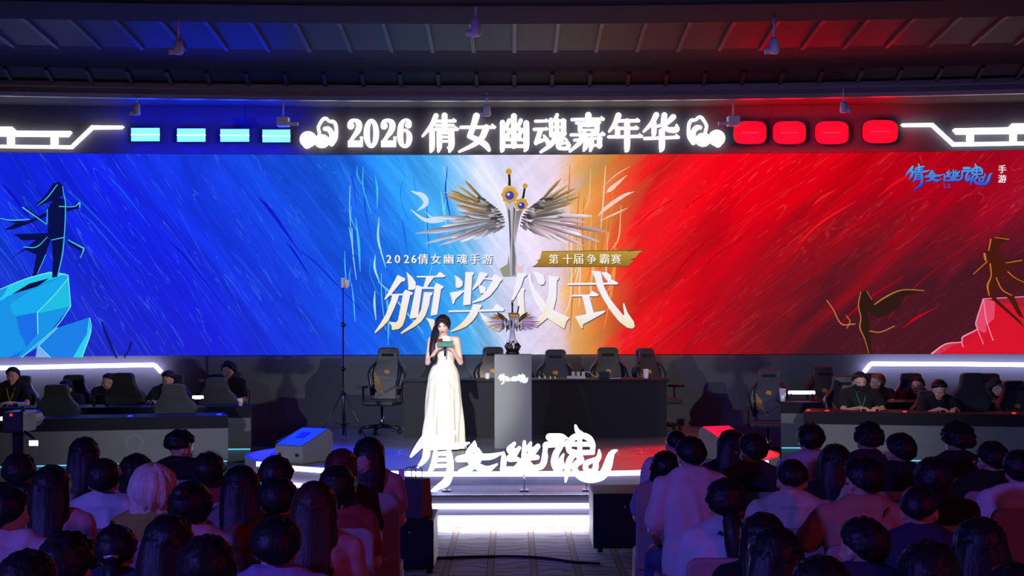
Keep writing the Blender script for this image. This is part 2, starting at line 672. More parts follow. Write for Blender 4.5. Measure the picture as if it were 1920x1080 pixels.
for side, sx in (('left', -1), ('right', 1)):
    w = MB().box((sx * 9.4, 18.0, 2.8), (0.2, 12.0, 5.6))
    tag(w.build('wall_' + side, M['dark_wall']), kind='structure')

xs = [-9.3 + 18.6 * i / 48 for i in range(49)]
b = MB()
b.strip([(x, Ys(x) + 0.10, 1.62) for x in xs], [(x, Ys(x) + 0.10, 0.0) for x in xs],
        [(x, Ys(x) + 0.30, 1.62) for x in xs], [(x, Ys(x) + 0.30, 0.0) for x in xs])
tag(b.build('wall_back', M['dark_wall'], smooth=False), kind='structure')

b = MB()                            # fascia over the screen carrying the lit signs
ztop = 5.26
b.strip([(x, Ys(x) - 0.02, ztop) for x in xs], [(x, Ys(x) - 0.02, 4.53) for x in xs],
        [(x, Ys(x) + 0.30, ztop) for x in xs], [(x, Ys(x) + 0.30, 4.53) for x in xs])
tag(b.build('wall_header', M['fascia']), kind='structure')


def yc(x, y0):                      # the ceiling bays bow very slightly towards the hall
    return y0 - 0.75 * (x / 7.7) ** 2


def sweep(prof, xs_, name, mat, y_off=0.0):
    """Profile of (Y, z) swept across the hall along the bowed line."""
    m = MB()
    n = len(prof)
    vs = [Vector((x, yc(x, y), z)) for x in xs_ for y, z in prof]
    fs = [(i * n + j, i * n + j + 1, (i + 1) * n + j + 1, (i + 1) * n + j) for i in range(len(xs_) - 1) for j in range(n - 1)]
    m.add(vs, fs)
    return m.build(name, mat)


lat = lattice_mat()
soff = sweep([(24.4, 5.24), (22.25, 5.24)], xs, 'ceiling', M['ceiling'])
tag(soff, kind='structure')
mo = sweep([(22.3, 5.22), (22.22, 5.16), (22.05, 5.15), (21.98, 5.20), (22.0, 5.25), (21.93, 5.28), (21.93, 5.35), (22.1, 5.37)], xs, 'trim_1', M['mould'])
tag(mo, kind='structure')
tag(sweep([(21.98, 5.345), (21.62, 5.49)], xs, 'ceiling_panel', lat), kind='structure')
tag(sweep([(21.62, 5.49), (21.4, 5.53), (20.25, 5.56)], xs, 'ceiling_vault', M['ceiling']), kind='structure')
tag(sweep([(20.25, 5.56), (19.0, 5.66), (17.0, 5.70)], xs, 'ceiling_panel', lat), kind='structure')
tag(sweep([(17.35, 5.75), (17.35, 5.36), (16.3, 5.36), (16.28, 5.33), (16.2, 5.33), (16.18, 5.36), (13.5, 5.40), (13.5, 5.6), (-4, 5.6)], xs, 'ceiling_beam', M['ceiling']), kind='structure')
rb = MB()
for i in range(-17, 18):
    x = i * 0.533 + 0.04
    for prof, h in (([(21.95, 5.35), (21.62, 5.485)], 0.035), ([(20.25, 5.555), (19.0, 5.655), (17.4, 5.69)], 0.03)):
        for (y0, z0), (y1, z1) in zip(prof, prof[1:]):
            a, c = Vector((x, yc(x, y0), z0)), Vector((x, yc(x, y1), z1))
            rb.hexa([a + Vector((-.025, 0, -h)), a + Vector((.025, 0, -h)), c + Vector((.025, 0, -h)), c + Vector((-.025, 0, -h))],
                    [a + Vector((-.025, 0, .01)), a + Vector((.025, 0, .01)), c + Vector((.025, 0, .01)), c + Vector((-.025, 0, .01))])
tag(rb.build('trim_2', M['rib']), kind='structure')

# unseen plates added over the two side spots, keeping their light off the ceiling
for sx in (-1, 1):
    aim = (Vector((-.6 * sx, 20.5, 3.6)) - Vector((8.3 * sx, 10.0, 3.6))).normalized()
    m3 = aim.to_track_quat('Y', 'Z').to_matrix()
    q = MB().box(Vector((8.3 * sx, 10.0, 3.63)) + m3 @ Vector((0, .45, 0)), (1.3, .9, .01), m3)
    tag(q.build('light_blocker', M['black']), kind='structure')

# low platform under the players
for side, sx in (('left', -1), ('right', 1)):
    b = MB().box((sx * 6.3, 21.0, 0.06), (6.0, 4.6, 0.12))
    tag(b.build('floor_platform', M['stage_black']), kind='structure')

# ---- stage
ST = 0.42


def stage_outline(g=0.0):
    pts = [(3.15 + g, 23.25), (3.15 + g, 20.6)]
    c, rx, ry = 18.75, 3.22 + g, 2.25 + g
    for i in range(33):
        a = R(40) - R(260) * i / 32
        x, y = rx * math.cos(a), c + ry * (1.0 if a > -PI else 1.0) * math.sin(a)
        y = max(y, 16.62 - g)
        pts.append((x, y))
    pts += [(-3.15 - g, 20.6), (-3.15 - g, 23.25)]
    return pts


so = stage_outline()
stage = empty('stage', (0, 0, 0), 'low dark round-fronted stage the woman in the pale gown stands on', 'stage')
b = MB().prism([(x, y, ST) for x, y in so], [(x, y, 0.0) for x, y in so])
b.build('deck', stage_mat(), stage)
E_RING = pm('pale_floor_marking', (150, 150, 160), 0.4)
arc = so[2:-2]
for sgn in (1, -1):
    b = MB()
    seg = [p for p in arc if p[0] * sgn > 2.45]
    seg.sort(key=lambda p: math.atan2(p[1] - 18.75, p[0] * sgn))
    o_ = [(x * 0.985, 18.75 + (y - 18.75) * 0.985, ST + .004) for x, y in seg]
    i_ = [(x * 0.91, 18.75 + (y - 18.75) * 0.91, ST + .004) for x, y in seg]
    b.strip(o_, i_)
    b.build('edge_marking', E_RING, stage)
for cx, cy, rr in ((1.9, 18.4, 0.42), (2.1, 18.5, 0.85), (-1.75, 18.5, 0.4), (-1.9, 18.7, 0.9), (0.1, 19.0, 1.5)):
    b = MB()
    n = 64
    b.strip([(cx + rr * math.cos(2 * PI * k / n), cy + rr * math.sin(2 * PI * k / n), ST + .003) for k in range(n + 1)],
            [(cx + (rr - .022) * math.cos(2 * PI * k / n), cy + (rr - .022) * math.sin(2 * PI * k / n), ST + .003) for k in range(n + 1)])
    b.build('ring_marking', E_RING, stage)
b = MB()                            # LED strip under the nosing, round the front
fr = [p for p in stage_outline(0.012) if p[1] < 18.0]
fr.sort()
f2 = [p for p in stage_outline(0.03) if p[1] < 18.0]
f2.sort()
b.strip([(x, y, ST - .004) for x, y in f2], [(x, y, ST - .055) for x, y in f2], [(x, y, ST - .004) for x, y in fr], [(x, y, ST - .055) for x, y in fr])
b.build('led_strip', E_STRIP, stage)
b = MB()                            # strip at the foot of the curved riser
f3 = [p for p in stage_outline(0.05) if -3.3 < p[0] < -1.0 and p[1] < 18.2]
f3.sort()
f4 = [(x, y - .02) for x, y in f3]
b.strip([(x, y, .235) for x, y in f4], [(x, y, .19) for x, y in f4], [(x, y, .235) for x, y in f3], [(x, y, .19) for x, y in f3])
b.build('led_strip', E_STRIP, stage)

steps = empty('stage_steps', (0, 0, 0), 'two wide lit steps leading from the aisle carpet up to the stage', 'steps')
b = MB().box((-.01, 16.08, .14), (1.76, 0.98, .28))
b.build('step', M['stage_black'], steps, bevel=0.008)
b = MB().box((-.01, 15.40, .07), (1.76, 0.36, .14))
b.build('step', M['stage_black'], steps, bevel=0.008)
b = MB().box((-.01, 15.585, .278), (1.76, .012, .014))
b.build('nosing', M['chrome'], steps)
b = MB().box((-.01, 15.572, .172), (1.72, .03, .05))
b.build('led_strip', E_STRIP, steps)
b = MB().box((-.01, 15.205, .062), (1.72, .03, .085))
b.build('led_strip', E_STEP, steps)

# ---------------------------------------------------------------- the LED wall and its picture
wallroot = empty('led_video_wall', (0, 23.5, 1.5), 'huge LED video screen, blue at one end and red at the other, over the stage', 'screen')
OFF = Vector(wallroot.location)
xs2 = [-8.6 + 17.2 * i / 80 for i in range(81)]
zt, zb = 4.528, 1.495
b = MB()
b.strip([(x, Ys(x), zt) for x in xs2], [(x, Ys(x), zb) for x in xs2], [(x, Ys(x) + .09, zt) for x in xs2], [(x, Ys(x) + .09, zb) for x in xs2])
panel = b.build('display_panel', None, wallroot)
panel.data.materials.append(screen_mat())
panel.location = -OFF


def art(name):
    return MB()


def decal(mb, name):
    o = mb.build(name, ART, wallroot)
    o.location = -OFF
    return o


def poly_art(mb, pts, org, sc, d, col, col2=None, yr=None):
    """polygon from a crop: col at top to col2 at bottom over yr (photo rows)"""
    px = [(org[0] + x / sc, org[1] + y / sc) for x, y in pts]
    if col2 is None:
        mb.flat([S(x, y, d) for x, y in px], lin(col))
    else:
        a, b_ = lin(col), lin(col2)
        y0, y1 = yr
        cs = []
        for x, y in px:
            t = min(1, max(0, (y - y0) / (y1 - y0)))
            cs.append(tuple(p + (q - p) * t for p, q in zip(a, b_)))
        mb.flat([S(x, y, d) for x, y in px], cs)


def line_art(mb, pts, org, sc, d, col, n=5):
    L, Rr = ribbon(pts, n, 2)
    f = lambda p: S(org[0] + p[0] / sc, org[1] + p[1] / sc, d)
    mb.strip([f(p) for p in L], [f(p) for p in Rr], col=lin(col))


# loose brush strokes of the painting
b = MB()
for i in range(46):
    x = rnd.uniform(-300, 760)
    y = rnd.uniform(290, 640)
    l = rnd.uniform(30, 130)
    c = rnd.choice([(26, 66, 228), (22, 56, 224), (18, 26, 200), (28, 84, 232), (16, 22, 190)])
    if x > 620:
        c = rnd.choice([(70, 170, 245), (120, 200, 248), (30, 100, 235)])
    sl = rnd.uniform(0.9, 1.5)
    x1, y1 = x + l, y + l * sl
    if y1 > 655:
        continue
    line_art(b, [(x, y, 1), (x + l * .3, y + l * .25 * sl, rnd.uniform(1, 7)), (x1, y1, 1)], (0, 0), 1, .002, c, 4)
for i in range(34):
    x = rnd.uniform(1190, 2100)
    y = rnd.uniform(300, 640)
    l = rnd.uniform(30, 140)
    c = rnd.choice([(226, 14, 28), (196, 0, 20), (176, 0, 20), (226, 30, 36), (160, 4, 22)])
    sl = rnd.uniform(0.6, 1.0)
    x1, y1 = x + l, y - l * sl
    if y1 < 296:
        continue
    line_art(b, [(x, y, 1), (x + l * .4, y - l * .5 * sl, rnd.uniform(1, 6)), (x1, y1, 1)], (0, 0), 1, .002, c, 4)
for i in range(26):
    x = rnd.uniform(1060, 1165)
    y = rnd.uniform(300, 520)
    line_art(b, [(x, y, 1), (x - 4, y + 60, rnd.uniform(1, 3)), (x - rnd.uniform(0, 20), y + rnd.uniform(80, 130), 1)], (0, 0), 1, .002,
             rnd.choice([(240, 190, 110), (236, 150, 70), (245, 215, 190), (215, 110, 40)]), 4)
for i in range(34):
    x = rnd.uniform(640, 850)
    y = rnd.uniform(296, 560)
    l = rnd.uniform(40, 120)
    line_art(b, [(x, y, 1), (x + rnd.uniform(-4, 8), y + l * .45, rnd.uniform(1, 5)), (x + rnd.uniform(2, 16), y + l, 1)], (0, 0), 1, .002,
             rnd.choice([(70, 190, 245), (30, 110, 232), (120, 212, 248), (24, 84, 226), (160, 226, 250), (50, 150, 240)]), 4)
for p in ([(0, 455, 6), (110, 540, 30), (200, 560, 44), (330, 560, 2)], [(0, 285, 3), (110, 330, 50), (140, 400, 46), (60, 470, 4)],
          [(130, 470, 2), (200, 530, 16), (320, 540, 2)]):
    line_art(b, p, (770, 300), 4.908, .002, (205, 226, 248))
for p in ([(1720, 520, 2), (1800, 440, 34), (1960, 330, 30), (2060, 290, 2)], [(1800, 300, 4), (1850, 260, 40), (1990, 140, 4)],
          [(1740, 560, 2), (1870, 500, 16), (2000, 440, 3)], [(1760, 250, 2), (1900, 130, 8), (2020, 60, 2)]):
    line_art(b, p, (770, 300), 4.908, .002, (250, 205, 190))
decal(b, 'brush_strokes')

# rocks, blue side
b = MB()
o4 = (0, 300)
poly_art(b, [(-420, 900), (-200, 740), (0, 655), (130, 600), (250, 572), (345, 585), (358, 740), (190, 950), (110, 999), (-420, 999)], o4, 2.7, .004, (26, 148, 232))
poly_art(b, [(-200, 740), (0, 655), (130, 600), (250, 565), (335, 575), (300, 592), (150, 640), (0, 720), (-200, 830)], o4, 2.7, .005, (38, 205, 240))
poly_art(b, [(345, 585), (358, 740), (200, 775), (190, 770), (300, 650)], o4, 2.7, .005, (32, 190, 226))
poly_art(b, [(190, 770), (300, 650), (345, 590), (335, 580), (160, 660), (0, 760), (0, 800)], o4, 2.7, .006, (24, 170, 236))
poly_art(b, [(0, 810), (190, 772), (190, 880), (90, 999), (0, 999)], o4, 2.7, .006, (26, 110, 232))
poly_art(b, [(0, 716), (140, 628), (250, 598), (190, 640), (60, 680), (0, 722)], o4, 2.7, .007, (8, 16, 60))
poly_art(b, [(290, 850), (450, 798), (460, 870), (415, 999), (200, 999), (195, 940)], o4, 2.7, .005, (28, 128, 232))
poly_art(b, [(450, 798), (460, 870), (415, 999), (370, 999), (440, 880)], o4, 2.7, .006, (50, 205, 238))
poly_art(b, [(190, 940), (255, 999), (180, 999)], o4, 2.7, .007, (130, 170, 240))
for p in ([(345, 585, 5), (352, 660, 4), (358, 740, 5)], [(358, 740, 5), (280, 850, 4), (110, 999, 4)], [(190, 770, 6), (192, 880, 5)],
          [(190, 770, 4), (270, 690, 4), (345, 600, 3)], [(195, 940, 5), (290, 850, 4)], [(455, 800, 5), (460, 870, 5), (415, 999, 5)],
          [(195, 940, 4), (255, 999, 4)], [(0, 655, 4), (130, 602, 5), (250, 572, 5), (345, 583, 5)]):
    line_art(b, p, o4, 2.7, .009, (120, 232, 245), 3)
decal(b, 'blue_rock_picture')

# plain cloaked silhouette standing on the blue rocks
b = MB()
nv, cy = (9, 16, 74), (70, 190, 235)
for p in ([(280, 185), (330, 200), (330, 290), (332, 380), (300, 420), (238, 392), (245, 320), (240, 250)],
          [(200, 398), (258, 400), (230, 480), (192, 580), (165, 590), (182, 500)], [(262, 405), (325, 388), (315, 480), (290, 592), (264, 596), (268, 500)],
          [(268, 120), (300, 110), (325, 140), (322, 178), (290, 195), (200, 232), (180, 228), (222, 188), (250, 150)],
          [(320, 235), (376, 234), (390, 212), (404, 216), (400, 244), (330, 264)],
          [(245, 370), (70, 375), (112, 408), (180, 405), (140, 440), (50, 500), (130, 455), (185, 480), (245, 400)],
          [(245, 262), (130, 312), (0, 295), (80, 320), (20, 355), (70, 350), (140, 325), (240, 282)],
          [(335, 400), (400, 428), (428, 440), (424, 480), (404, 498), (410, 462), (345, 424)],
          [(115, 240), (130, 238), (242, 320), (236, 332)]):
    poly_art(b, p, o4, 2.7, .010, nv)
for p in ([(318, 135, 4), (324, 178, 4), (331, 210, 5), (331, 290, 5), (326, 380, 5), (316, 480, 6), (292, 585, 4)], [(300, 235, 5), (376, 236, 4), (402, 216, 8), (404, 240, 5)],
          [(115, 240, 7), (236, 325, 5)], [(150, 300, 5), (60, 305, 6), (0, 295, 3)], [(290, 125, 4), (240, 190, 5), (190, 230, 2)], [(120, 440, 4), (185, 440, 5), (240, 390, 3)],
          [(345, 405, 5), (410, 440, 8), (424, 450, 8), (408, 495, 4)], [(262, 405, 4), (322, 392, 5)], [(232, 480, 4), (190, 575, 3)], [(240, 250, 4), (238, 320, 4)]):
    line_art(b, p, o4, 2.7, .012, cy, 4)
line_art(b, [(515, 820, 8), (545, 900, 16), (590, 999, 10)], o4, 2.7, .012, (20, 26, 110))
line_art(b, [(665, 925, 14), (650, 965, 10), (630, 999, 8)], o4, 2.7, .012, (20, 26, 110))
decal(b, 'cloaked_silhouette')

# rocks, red side
b = MB()
o6 = (1440, 280)
poly_art(b, [(1090, 757), (1300, 745), (1700, 800), (1700, 1036), (830, 1036), (900, 985), (980, 975), (985, 950), (1055, 910), (1050, 880)], o6, 2.7, .004, (214, 20, 44))
poly_art(b, [(1090, 757), (1300, 745), (1700, 800), (1700, 880), (1300, 800), (1160, 770)], o6, 2.7, .006, (160, 30, 50))
poly_art(b, [(1090, 757), (1150, 770), (1140, 960), (1060, 910), (1052, 880)], o6, 2.7, .006, (226, 70, 104))
poly_art(b, [(1060, 910), (1140, 960), (1110, 1036), (1000, 1036), (985, 950)], o6, 2.7, .005, (198, 24, 48))
poly_art(b, [(830, 1036), (900, 985), (980, 975), (1000, 1036)], o6, 2.7, .006, (206, 50, 76))
for p in ([(1090, 757, 5), (1052, 880, 6), (1060, 910, 6), (985, 950, 7), (980, 975, 5), (900, 985, 6), (830, 1034, 9)], [(1092, 760, 4), (1105, 860, 5), (1140, 970, 4)],
          [(1060, 910, 4), (1110, 1034, 4)], [(980, 975, 5), (1000, 1034, 4)], [(1090, 757, 4), (1296, 746, 4)], [(1140, 960, 3), (1165, 1034, 4)]):
    line_art(b, p, o6, 2.7, .009, (240, 150, 178), 3)
decal(b, 'red_rock_picture')
b = MB()
ol, gd = (46, 26, 20), (190, 120, 58)
for p in ([(468, 722), (500, 715), (522, 742), (530, 780), (505, 830), (515, 880), (525, 1036), (508, 1036), (490, 960), (465, 900), (470, 850), (455, 800), (460, 760)],
          [(520, 758), (548, 780), (612, 738), (682, 708), (800, 714), (700, 742), (655, 812), (555, 858), (510, 822)]):
    poly_art(b, p, o6, 2.7, .010, ol)
for p in ([(298, 765, 5), (330, 810, 5), (372, 884, 6), (440, 884, 6)], [(515, 920, 5), (570, 925, 5), (640, 895, 5)], [(540, 785, 5), (600, 745, 7), (680, 712, 5), (790, 715, 4)],
          [(470, 722, 4), (458, 790, 5), (470, 850, 5), (466, 905, 6), (490, 960, 4), (510, 1030, 3)], [(500, 718, 3), (525, 760, 3)], [(395, 840, 3), (415, 870, 5), (400, 905, 4)]):
    line_art(b, p, o6, 2.7, .012, gd, 4)
decal(b, 'archer_silhouette')
b = MB()
ol = (70, 26, 14)
for p in ([(1120, 470), (1140, 448), (1180, 440), (1225, 458), (1175, 476), (1168, 512), (1125, 522), (1108, 492)],
          [(1090, 528), (1130, 515), (1180, 518), (1212, 590), (1200, 640), (1150, 655), (1112, 700), (1120, 600), (1095, 570)],
          [(1112, 650), (1152, 645), (1140, 720), (1160, 760), (1280, 870), (1300, 905), (1250, 860), (1140, 765), (1106, 715)],
          [(1150, 640), (1195, 660), (1200, 710), (1245, 740), (1296, 855), (1270, 845), (1222, 762), (1160, 700)],
          [(1100, 565), (1034, 632), (1050, 632), (1118, 585)], [(1195, 570), (1282, 558), (1290, 576), (1205, 596)], [(1200, 600), (1300, 670), (1420, 720), (1320, 720), (1210, 650)]):
    poly_art(b, p, o6, 2.7, .010, ol)
for p in ([(1128, 455, 7), (1118, 510, 6)], [(1096, 530, 12), (1102, 560, 10)], [(1040, 632, 4), (1110, 568, 5)], [(1125, 580, 7), (1130, 640, 6), (1112, 690, 9), (1120, 740, 5)],
          [(1155, 650, 5), (1185, 710, 6), (1235, 740, 4)], [(1205, 575, 4), (1285, 562, 5)], [(1215, 620, 6), (1250, 650, 4), (1300, 675, 3)], [(1150, 446, 4), (1220, 456, 4)]):
    line_art(b, p, o6, 2.7, .012, (206, 110, 44), 4)
decal(b, 'warrior_silhouette')

# emblem: crossed blades with wings
b = MB()
oe, se = (770, 300), 4.908


def feather(mb, bx, by, tx, ty, w, c0, c1, d, org=oe, sc=se):
    dx, dy = tx - bx, ty - by
    l = math.hypot(dx, dy)
    nx, ny = -dy / l * w, dx / l * w
    pts = [(bx - nx * .3, by - ny * .3), (bx + dx * .6 - nx, by + dy * .6 - ny), (bx + dx * .85 - nx * .8, by + dy * .85 - ny * .8), (tx, ty),
           (bx + dx * .8 + nx * .7, by + dy * .8 + ny * .7), (bx + dx * .4 + nx * .6, by + dy * .4 + ny * .6), (bx + nx * .3, by + ny * .3)]
    cs = [lin(c0), lin(c1), lin(c1), lin(c1), lin(tuple(v * .62 for v in c1)), lin(tuple(v * .7 for v in c0)), lin(c0)]
    mb.flat([S(org[0] + x / sc, org[1] + y / sc, d) for x, y in pts], cs)


def along(pl, t):
    q = t * (len(pl) - 1)
    k = min(int(q), len(pl) - 2)
    return tuple(p + (r - p) * (q - k) for p, r in zip(pl[k], pl[k + 1]))


for mir in (0, 1):
    fx = (lambda x: x) if not mir else (lambda x: 1880 - x)
    jit = lambda s: rnd.uniform(-s, s)
    cool = [(226, 228, 240), (196, 200, 218), (240, 240, 248), (176, 178, 200), (208, 196, 232)]
    if mir:
        cool = [(240, 226, 236), (220, 184, 194), (246, 240, 246), (198, 160, 170), (232, 190, 216)]
    T = [(200, 520), (30, 690), (135, 770), (315, 795), (490, 745), (600, 735), (690, 675), (770, 655), (850, 640)]
    Rt = [(740, 530), (760, 555), (775, 575), (790, 588), (805, 598), (820, 602), (835, 605), (848, 605), (862, 600)]
    for k in range(27):
        t = k / 26
        (tx, ty), (bx, by) = along(T, t), along(Rt, t)
        if k % 3:
            tx, ty = bx + (tx - bx) * rnd.uniform(.62, .9), by + (ty - by) * rnd.uniform(.62, .9)
        feather(b, fx(bx + jit(8)), by + jit(8), fx(tx + jit(14)), ty + jit(14), 24 - 13 * t, (110, 102, 106), cool[k % 5] if t < .72 else (150 - 20 * (k % 2), 142, 150), .004 + .0002 * k)
    T = [(470, 520), (420, 450), (380, 372), (285, 318), (365, 255), (480, 175)]
    Rt = [(800, 550), (795, 530), (765, 490), (740, 455), (722, 430), (740, 450)]
    for k in range(19):
        t = k / 18
        (tx, ty), (bx, by) = along(T, t), along(Rt, t)
        if k % 2:
            tx, ty = bx + (tx - bx) * rnd.uniform(.6, .85), by + (ty - by) * rnd.uniform(.6, .85)
        g_ = [(214, 176, 104), (232, 230, 234), (184, 140, 78), (150, 144, 146)][k % 4] if t > .3 else [(120, 112, 112), (220, 218, 222), (160, 154, 158)][k % 3]
        feather(b, fx(bx), by + jit(6), fx(tx + jit(10)), ty + jit(10), 17, (96, 88, 88), g_, .010 + .0002 * k)
    arcp = [(862, 560), (850, 500), (800, 440), (740, 400), (690, 360)]
    for k in range(22):
        t = (k % 11) / 10
        bx, by = along(arcp, t)
        l = rnd.uniform(70, 150) if k < 11 else rnd.uniform(40, 80)
        a_ = R(170 + 40 * (1 - t) + jit(10))
        feather(b, fx(bx + 6), by + 10, fx(bx + math.cos(a_) * l), by - math.sin(a_) * l, 15, (74, 68, 70), [(196, 192, 196), (104, 96, 98), (72, 66, 68), (150, 144, 148)][k % 4], .014 + .0001 * k)
poly_art(b, [(1040, 450), (1010, 520), (985, 640), (955, 800), (920, 800), (930, 600), (965, 470)], oe, se, .016, (120, 112, 116), (190, 186, 194), (390, 470))
poly_art(b, [(858, 360), (965, 370), (975, 450), (960, 560), (950, 700), (975, 900), (980, 1075), (905, 1075), (915, 880), (905, 600), (885, 460)], oe, se, .017, (196, 190, 196), (170, 168, 180), (370, 520))
poly_art(b, [(945, 430), (965, 450), (955, 560), (945, 700), (965, 900), (960, 1060), (935, 1060), (935, 800)], oe, se, .018, (104, 96, 102), (120, 116, 128), (370, 520))
poly_art(b, [(895, 440), (915, 470), (925, 700), (918, 850), (905, 600)], oe, se, .018, (92, 84, 90))
poly_art(b, [(820, 1000), (890, 960), (905, 860), (915, 1075), (850, 1075)], oe, se, .018, (150, 150, 130))
poly_art(b, [(975, 940), (1000, 980), (1045, 960), (1040, 1030), (990, 1060), (965, 1020)], oe, se, .018, (226, 200, 210))
for cx, cyy, r, k in ((912, 318, 76, (206, 158, 60)), (912, 326, 40, (70, 64, 170)), (904, 106, 28, (208, 158, 54)), (1022, 408, 58, (206, 158, 60)), (1020, 420, 32, (66, 60, 160)), (1054, 238, 23, (206, 156, 60)), (900, 316, 14, (200, 210, 250)), (1010, 410, 11, (200, 210, 250))):
    n = 24
    f = lambda t: r * (1.0 + (0.12 * math.cos(8 * t) if r > 50 else 0))
    poly_art(b, [(cx + f(2 * PI * q / n) * math.cos(2 * PI * q / n), cyy + f(2 * PI * q / n) * math.sin(2 * PI * q / n)) for q in range(n)], oe, se, .020 + (.002 if r < 45 else 0) + (.001 if r < 16 else 0), k)
line_art(b, [(906, 130, 22), (910, 180, 22), (910, 245, 26)], oe, se, .020, (38, 34, 30))
line_art(b, [(1050, 260, 18), (1036, 345, 22)], oe, se, .020, (38, 34, 30))
line_art(b, [(835, 320, 6), (870, 262, 20), (912, 245, 20), (955, 262, 20), (992, 320, 6)], oe, se, .021, (226, 184, 92))
decal(b, 'winged_blade_emblem')

# main title, one part per character
oc, sc6 = (700, 500), 7.68
T1 = [[(350, 118), (462, 172), (448, 208), (405, 215), (262, 390), (230, 420), (170, 478), (160, 462), (215, 370)],
      [(478, 75), (560, 150), (610, 225), (610, 290), (590, 330), (500, 335), (505, 290), (498, 180)],
      [(235, 395), (425, 388), (460, 330), (572, 375), (560, 400), (530, 412), (455, 760), (420, 850), (370, 895), (268, 912), (262, 850), (222, 795), (335, 800), (355, 770), (425, 412), (235, 412)],
      [(275, 400), (375, 400), (350, 480), (300, 600), (215, 780), (130, 870), (20, 962), (22, 935), (100, 820), (180, 690), (255, 480)],
      [(622, 135), (905, 130), (960, 72), (1042, 135), (1010, 152), (870, 155), (790, 265), (770, 300), (720, 300), (760, 155), (630, 155)],
      [(622, 265), (705, 290), (875, 295), (905, 230), (1015, 285), (1000, 310), (975, 325), (920, 690), (830, 705), (825, 690), (880, 320), (700, 320), (640, 730), (530, 748), (525, 725), (610, 300)],
      [(730, 365), (855, 370), (850, 400), (825, 420), (800, 560), (750, 700), (690, 790), (600, 860), (400, 970), (395, 950), (520, 850), (620, 750), (690, 620), (720, 430)],
      [(755, 735), (870, 760), (930, 860), (940, 905), (870, 940), (840, 910), (800, 800)]]
T2 = [[(1170, 122), (1240, 160), (1288, 215), (1285, 270), (1250, 300), (1205, 305), (1185, 285), (1185, 180)],
      [(1100, 375), (1310, 335), (1310, 355), (1185, 465), (1160, 535), (1140, 535), (1125, 450)],
      [(1325, 78), (1455, 78), (1445, 115), (1425, 125), (1400, 545), (1305, 555), (1292, 545), (1325, 150)],
      [(1530, 75), (1650, 98), (1640, 130), (1605, 150), (1600, 160), (1700, 165), (1745, 105), (1860, 172), (1850, 200), (1830, 215), (1780, 300), (1680, 420), (1580, 485), (1430, 525), (1430, 505), (1540, 440), (1640, 330), (1720, 195), (1590, 180), (1540, 250), (1430, 340), (1425, 325), (1490, 200)],
      [(1525, 265), (1590, 280), (1620, 310), (1618, 350), (1590, 380), (1545, 385), (1520, 300)],
      [(1080, 630), (1400, 625), (1720, 612), (1770, 530), (1890, 610), (1870, 640), (1090, 655)],
      [(1435, 540), (1565, 545), (1555, 580), (1530, 610), (1490, 700), (1430, 780), (1340, 860), (1240, 905), (1120, 940), (1115, 925), (1230, 850), (1320, 760), (1390, 660), (1430, 560)],
      [(1520, 640), (1570, 680), (1640, 730), (1790, 770), (1840, 880), (1820, 930), (1740, 910), (1640, 840), (1570, 750)]]
T3 = [[(150, 85), (300, 100), (285, 130), (250, 155), (205, 290), (130, 430), (60, 530), (50, 520), (100, 380), (140, 180)],
      [(150, 420), (215, 300), (270, 325), (250, 350), (245, 420), (265, 700), (265, 860), (185, 915), (165, 800), (165, 600)],
      [(375, 65), (460, 80), (530, 130), (555, 200), (540, 250), (490, 265), (450, 230), (420, 150)],
      [(300, 115), (345, 110), (370, 230), (430, 350), (560, 530), (700, 640), (905, 735), (860, 790), (830, 895), (700, 820), (590, 740), (500, 640), (410, 500), (340, 310)],
      [(600, 125), (755, 150), (745, 185), (725, 200), (715, 450), (680, 600), (600, 730), (430, 870), (400, 800), (500, 690), (570, 550), (600, 400), (610, 250)]]
T4 = [[(875, 235), (1440, 230), (1465, 210), (1510, 180), (1610, 235), (1590, 255), (885, 265)],
      [(1220, 60), (1350, 65), (1365, 110), (1400, 280), (1480, 450), (1580, 580), (1680, 700), (1695, 690), (1675, 540), (1690, 520), (1740, 660), (1830, 790), (1845, 860), (1810, 890), (1740, 880), (1620, 790), (1500, 640), (1400, 480), (1310, 310), (1270, 160)],
      [(1360, 75), (1440, 80), (1500, 120), (1510, 170), (1470, 220), (1430, 185), (1390, 130)],
      [(935, 405), (1190, 400), (1225, 345), (1325, 400), (1310, 425), (945, 430)],
      [(1085, 425), (1190, 425), (1250, 640), (1255, 670), (1150, 690), (1115, 530)],
      [(985, 715), (1150, 685), (1250, 660), (1430, 630), (1400, 665), (1230, 760), (1100, 830), (1095, 885), (1075, 890), (1030, 800)]]
for glyph, org in ((T1, (700, 500)), (T2, (700, 500)), (T3, (950, 500)), (T4, (950, 500))):
    b = MB()
    for p in glyph:
        poly_art(b, [(x + 10, y + 14) for x, y in p], org, sc6, .022, (52, 60, 96))
        poly_art(b, [(x + 3, y + 4) for x, y in p], org, sc6, .023, (150, 150, 170))
    for k, p in enumerate(glyph):
        poly_art(b, p, org, sc6, .024 + k * .0003, (244, 240, 250), (244, 226, 170), (588, 616))
    decal(b, 'title_character')


def font_mesh(body, off=0.0):
    c = bpy.data.curves.new('lettering', 'FONT')
    c.body = body
    c.offset = off
    c.align_x = 'CENTER'
    c.resolution_u = 3
    o = bpy.data.objects.new('lettering', c)
    COL.objects.link(o)
    bpy.context.view_layer.update()
    me = bpy.data.meshes.new_from_object(o.evaluated_get(bpy.context.evaluated_depsgraph_get()))
    bpy.data.objects.remove(o)
    vs = [(v.co.x, v.co.y) for v in me.vertices]
    fs = [tuple(p.vertices) for p in me.polygons]
    bpy.data.meshes.remove(me)
    return vs, fs


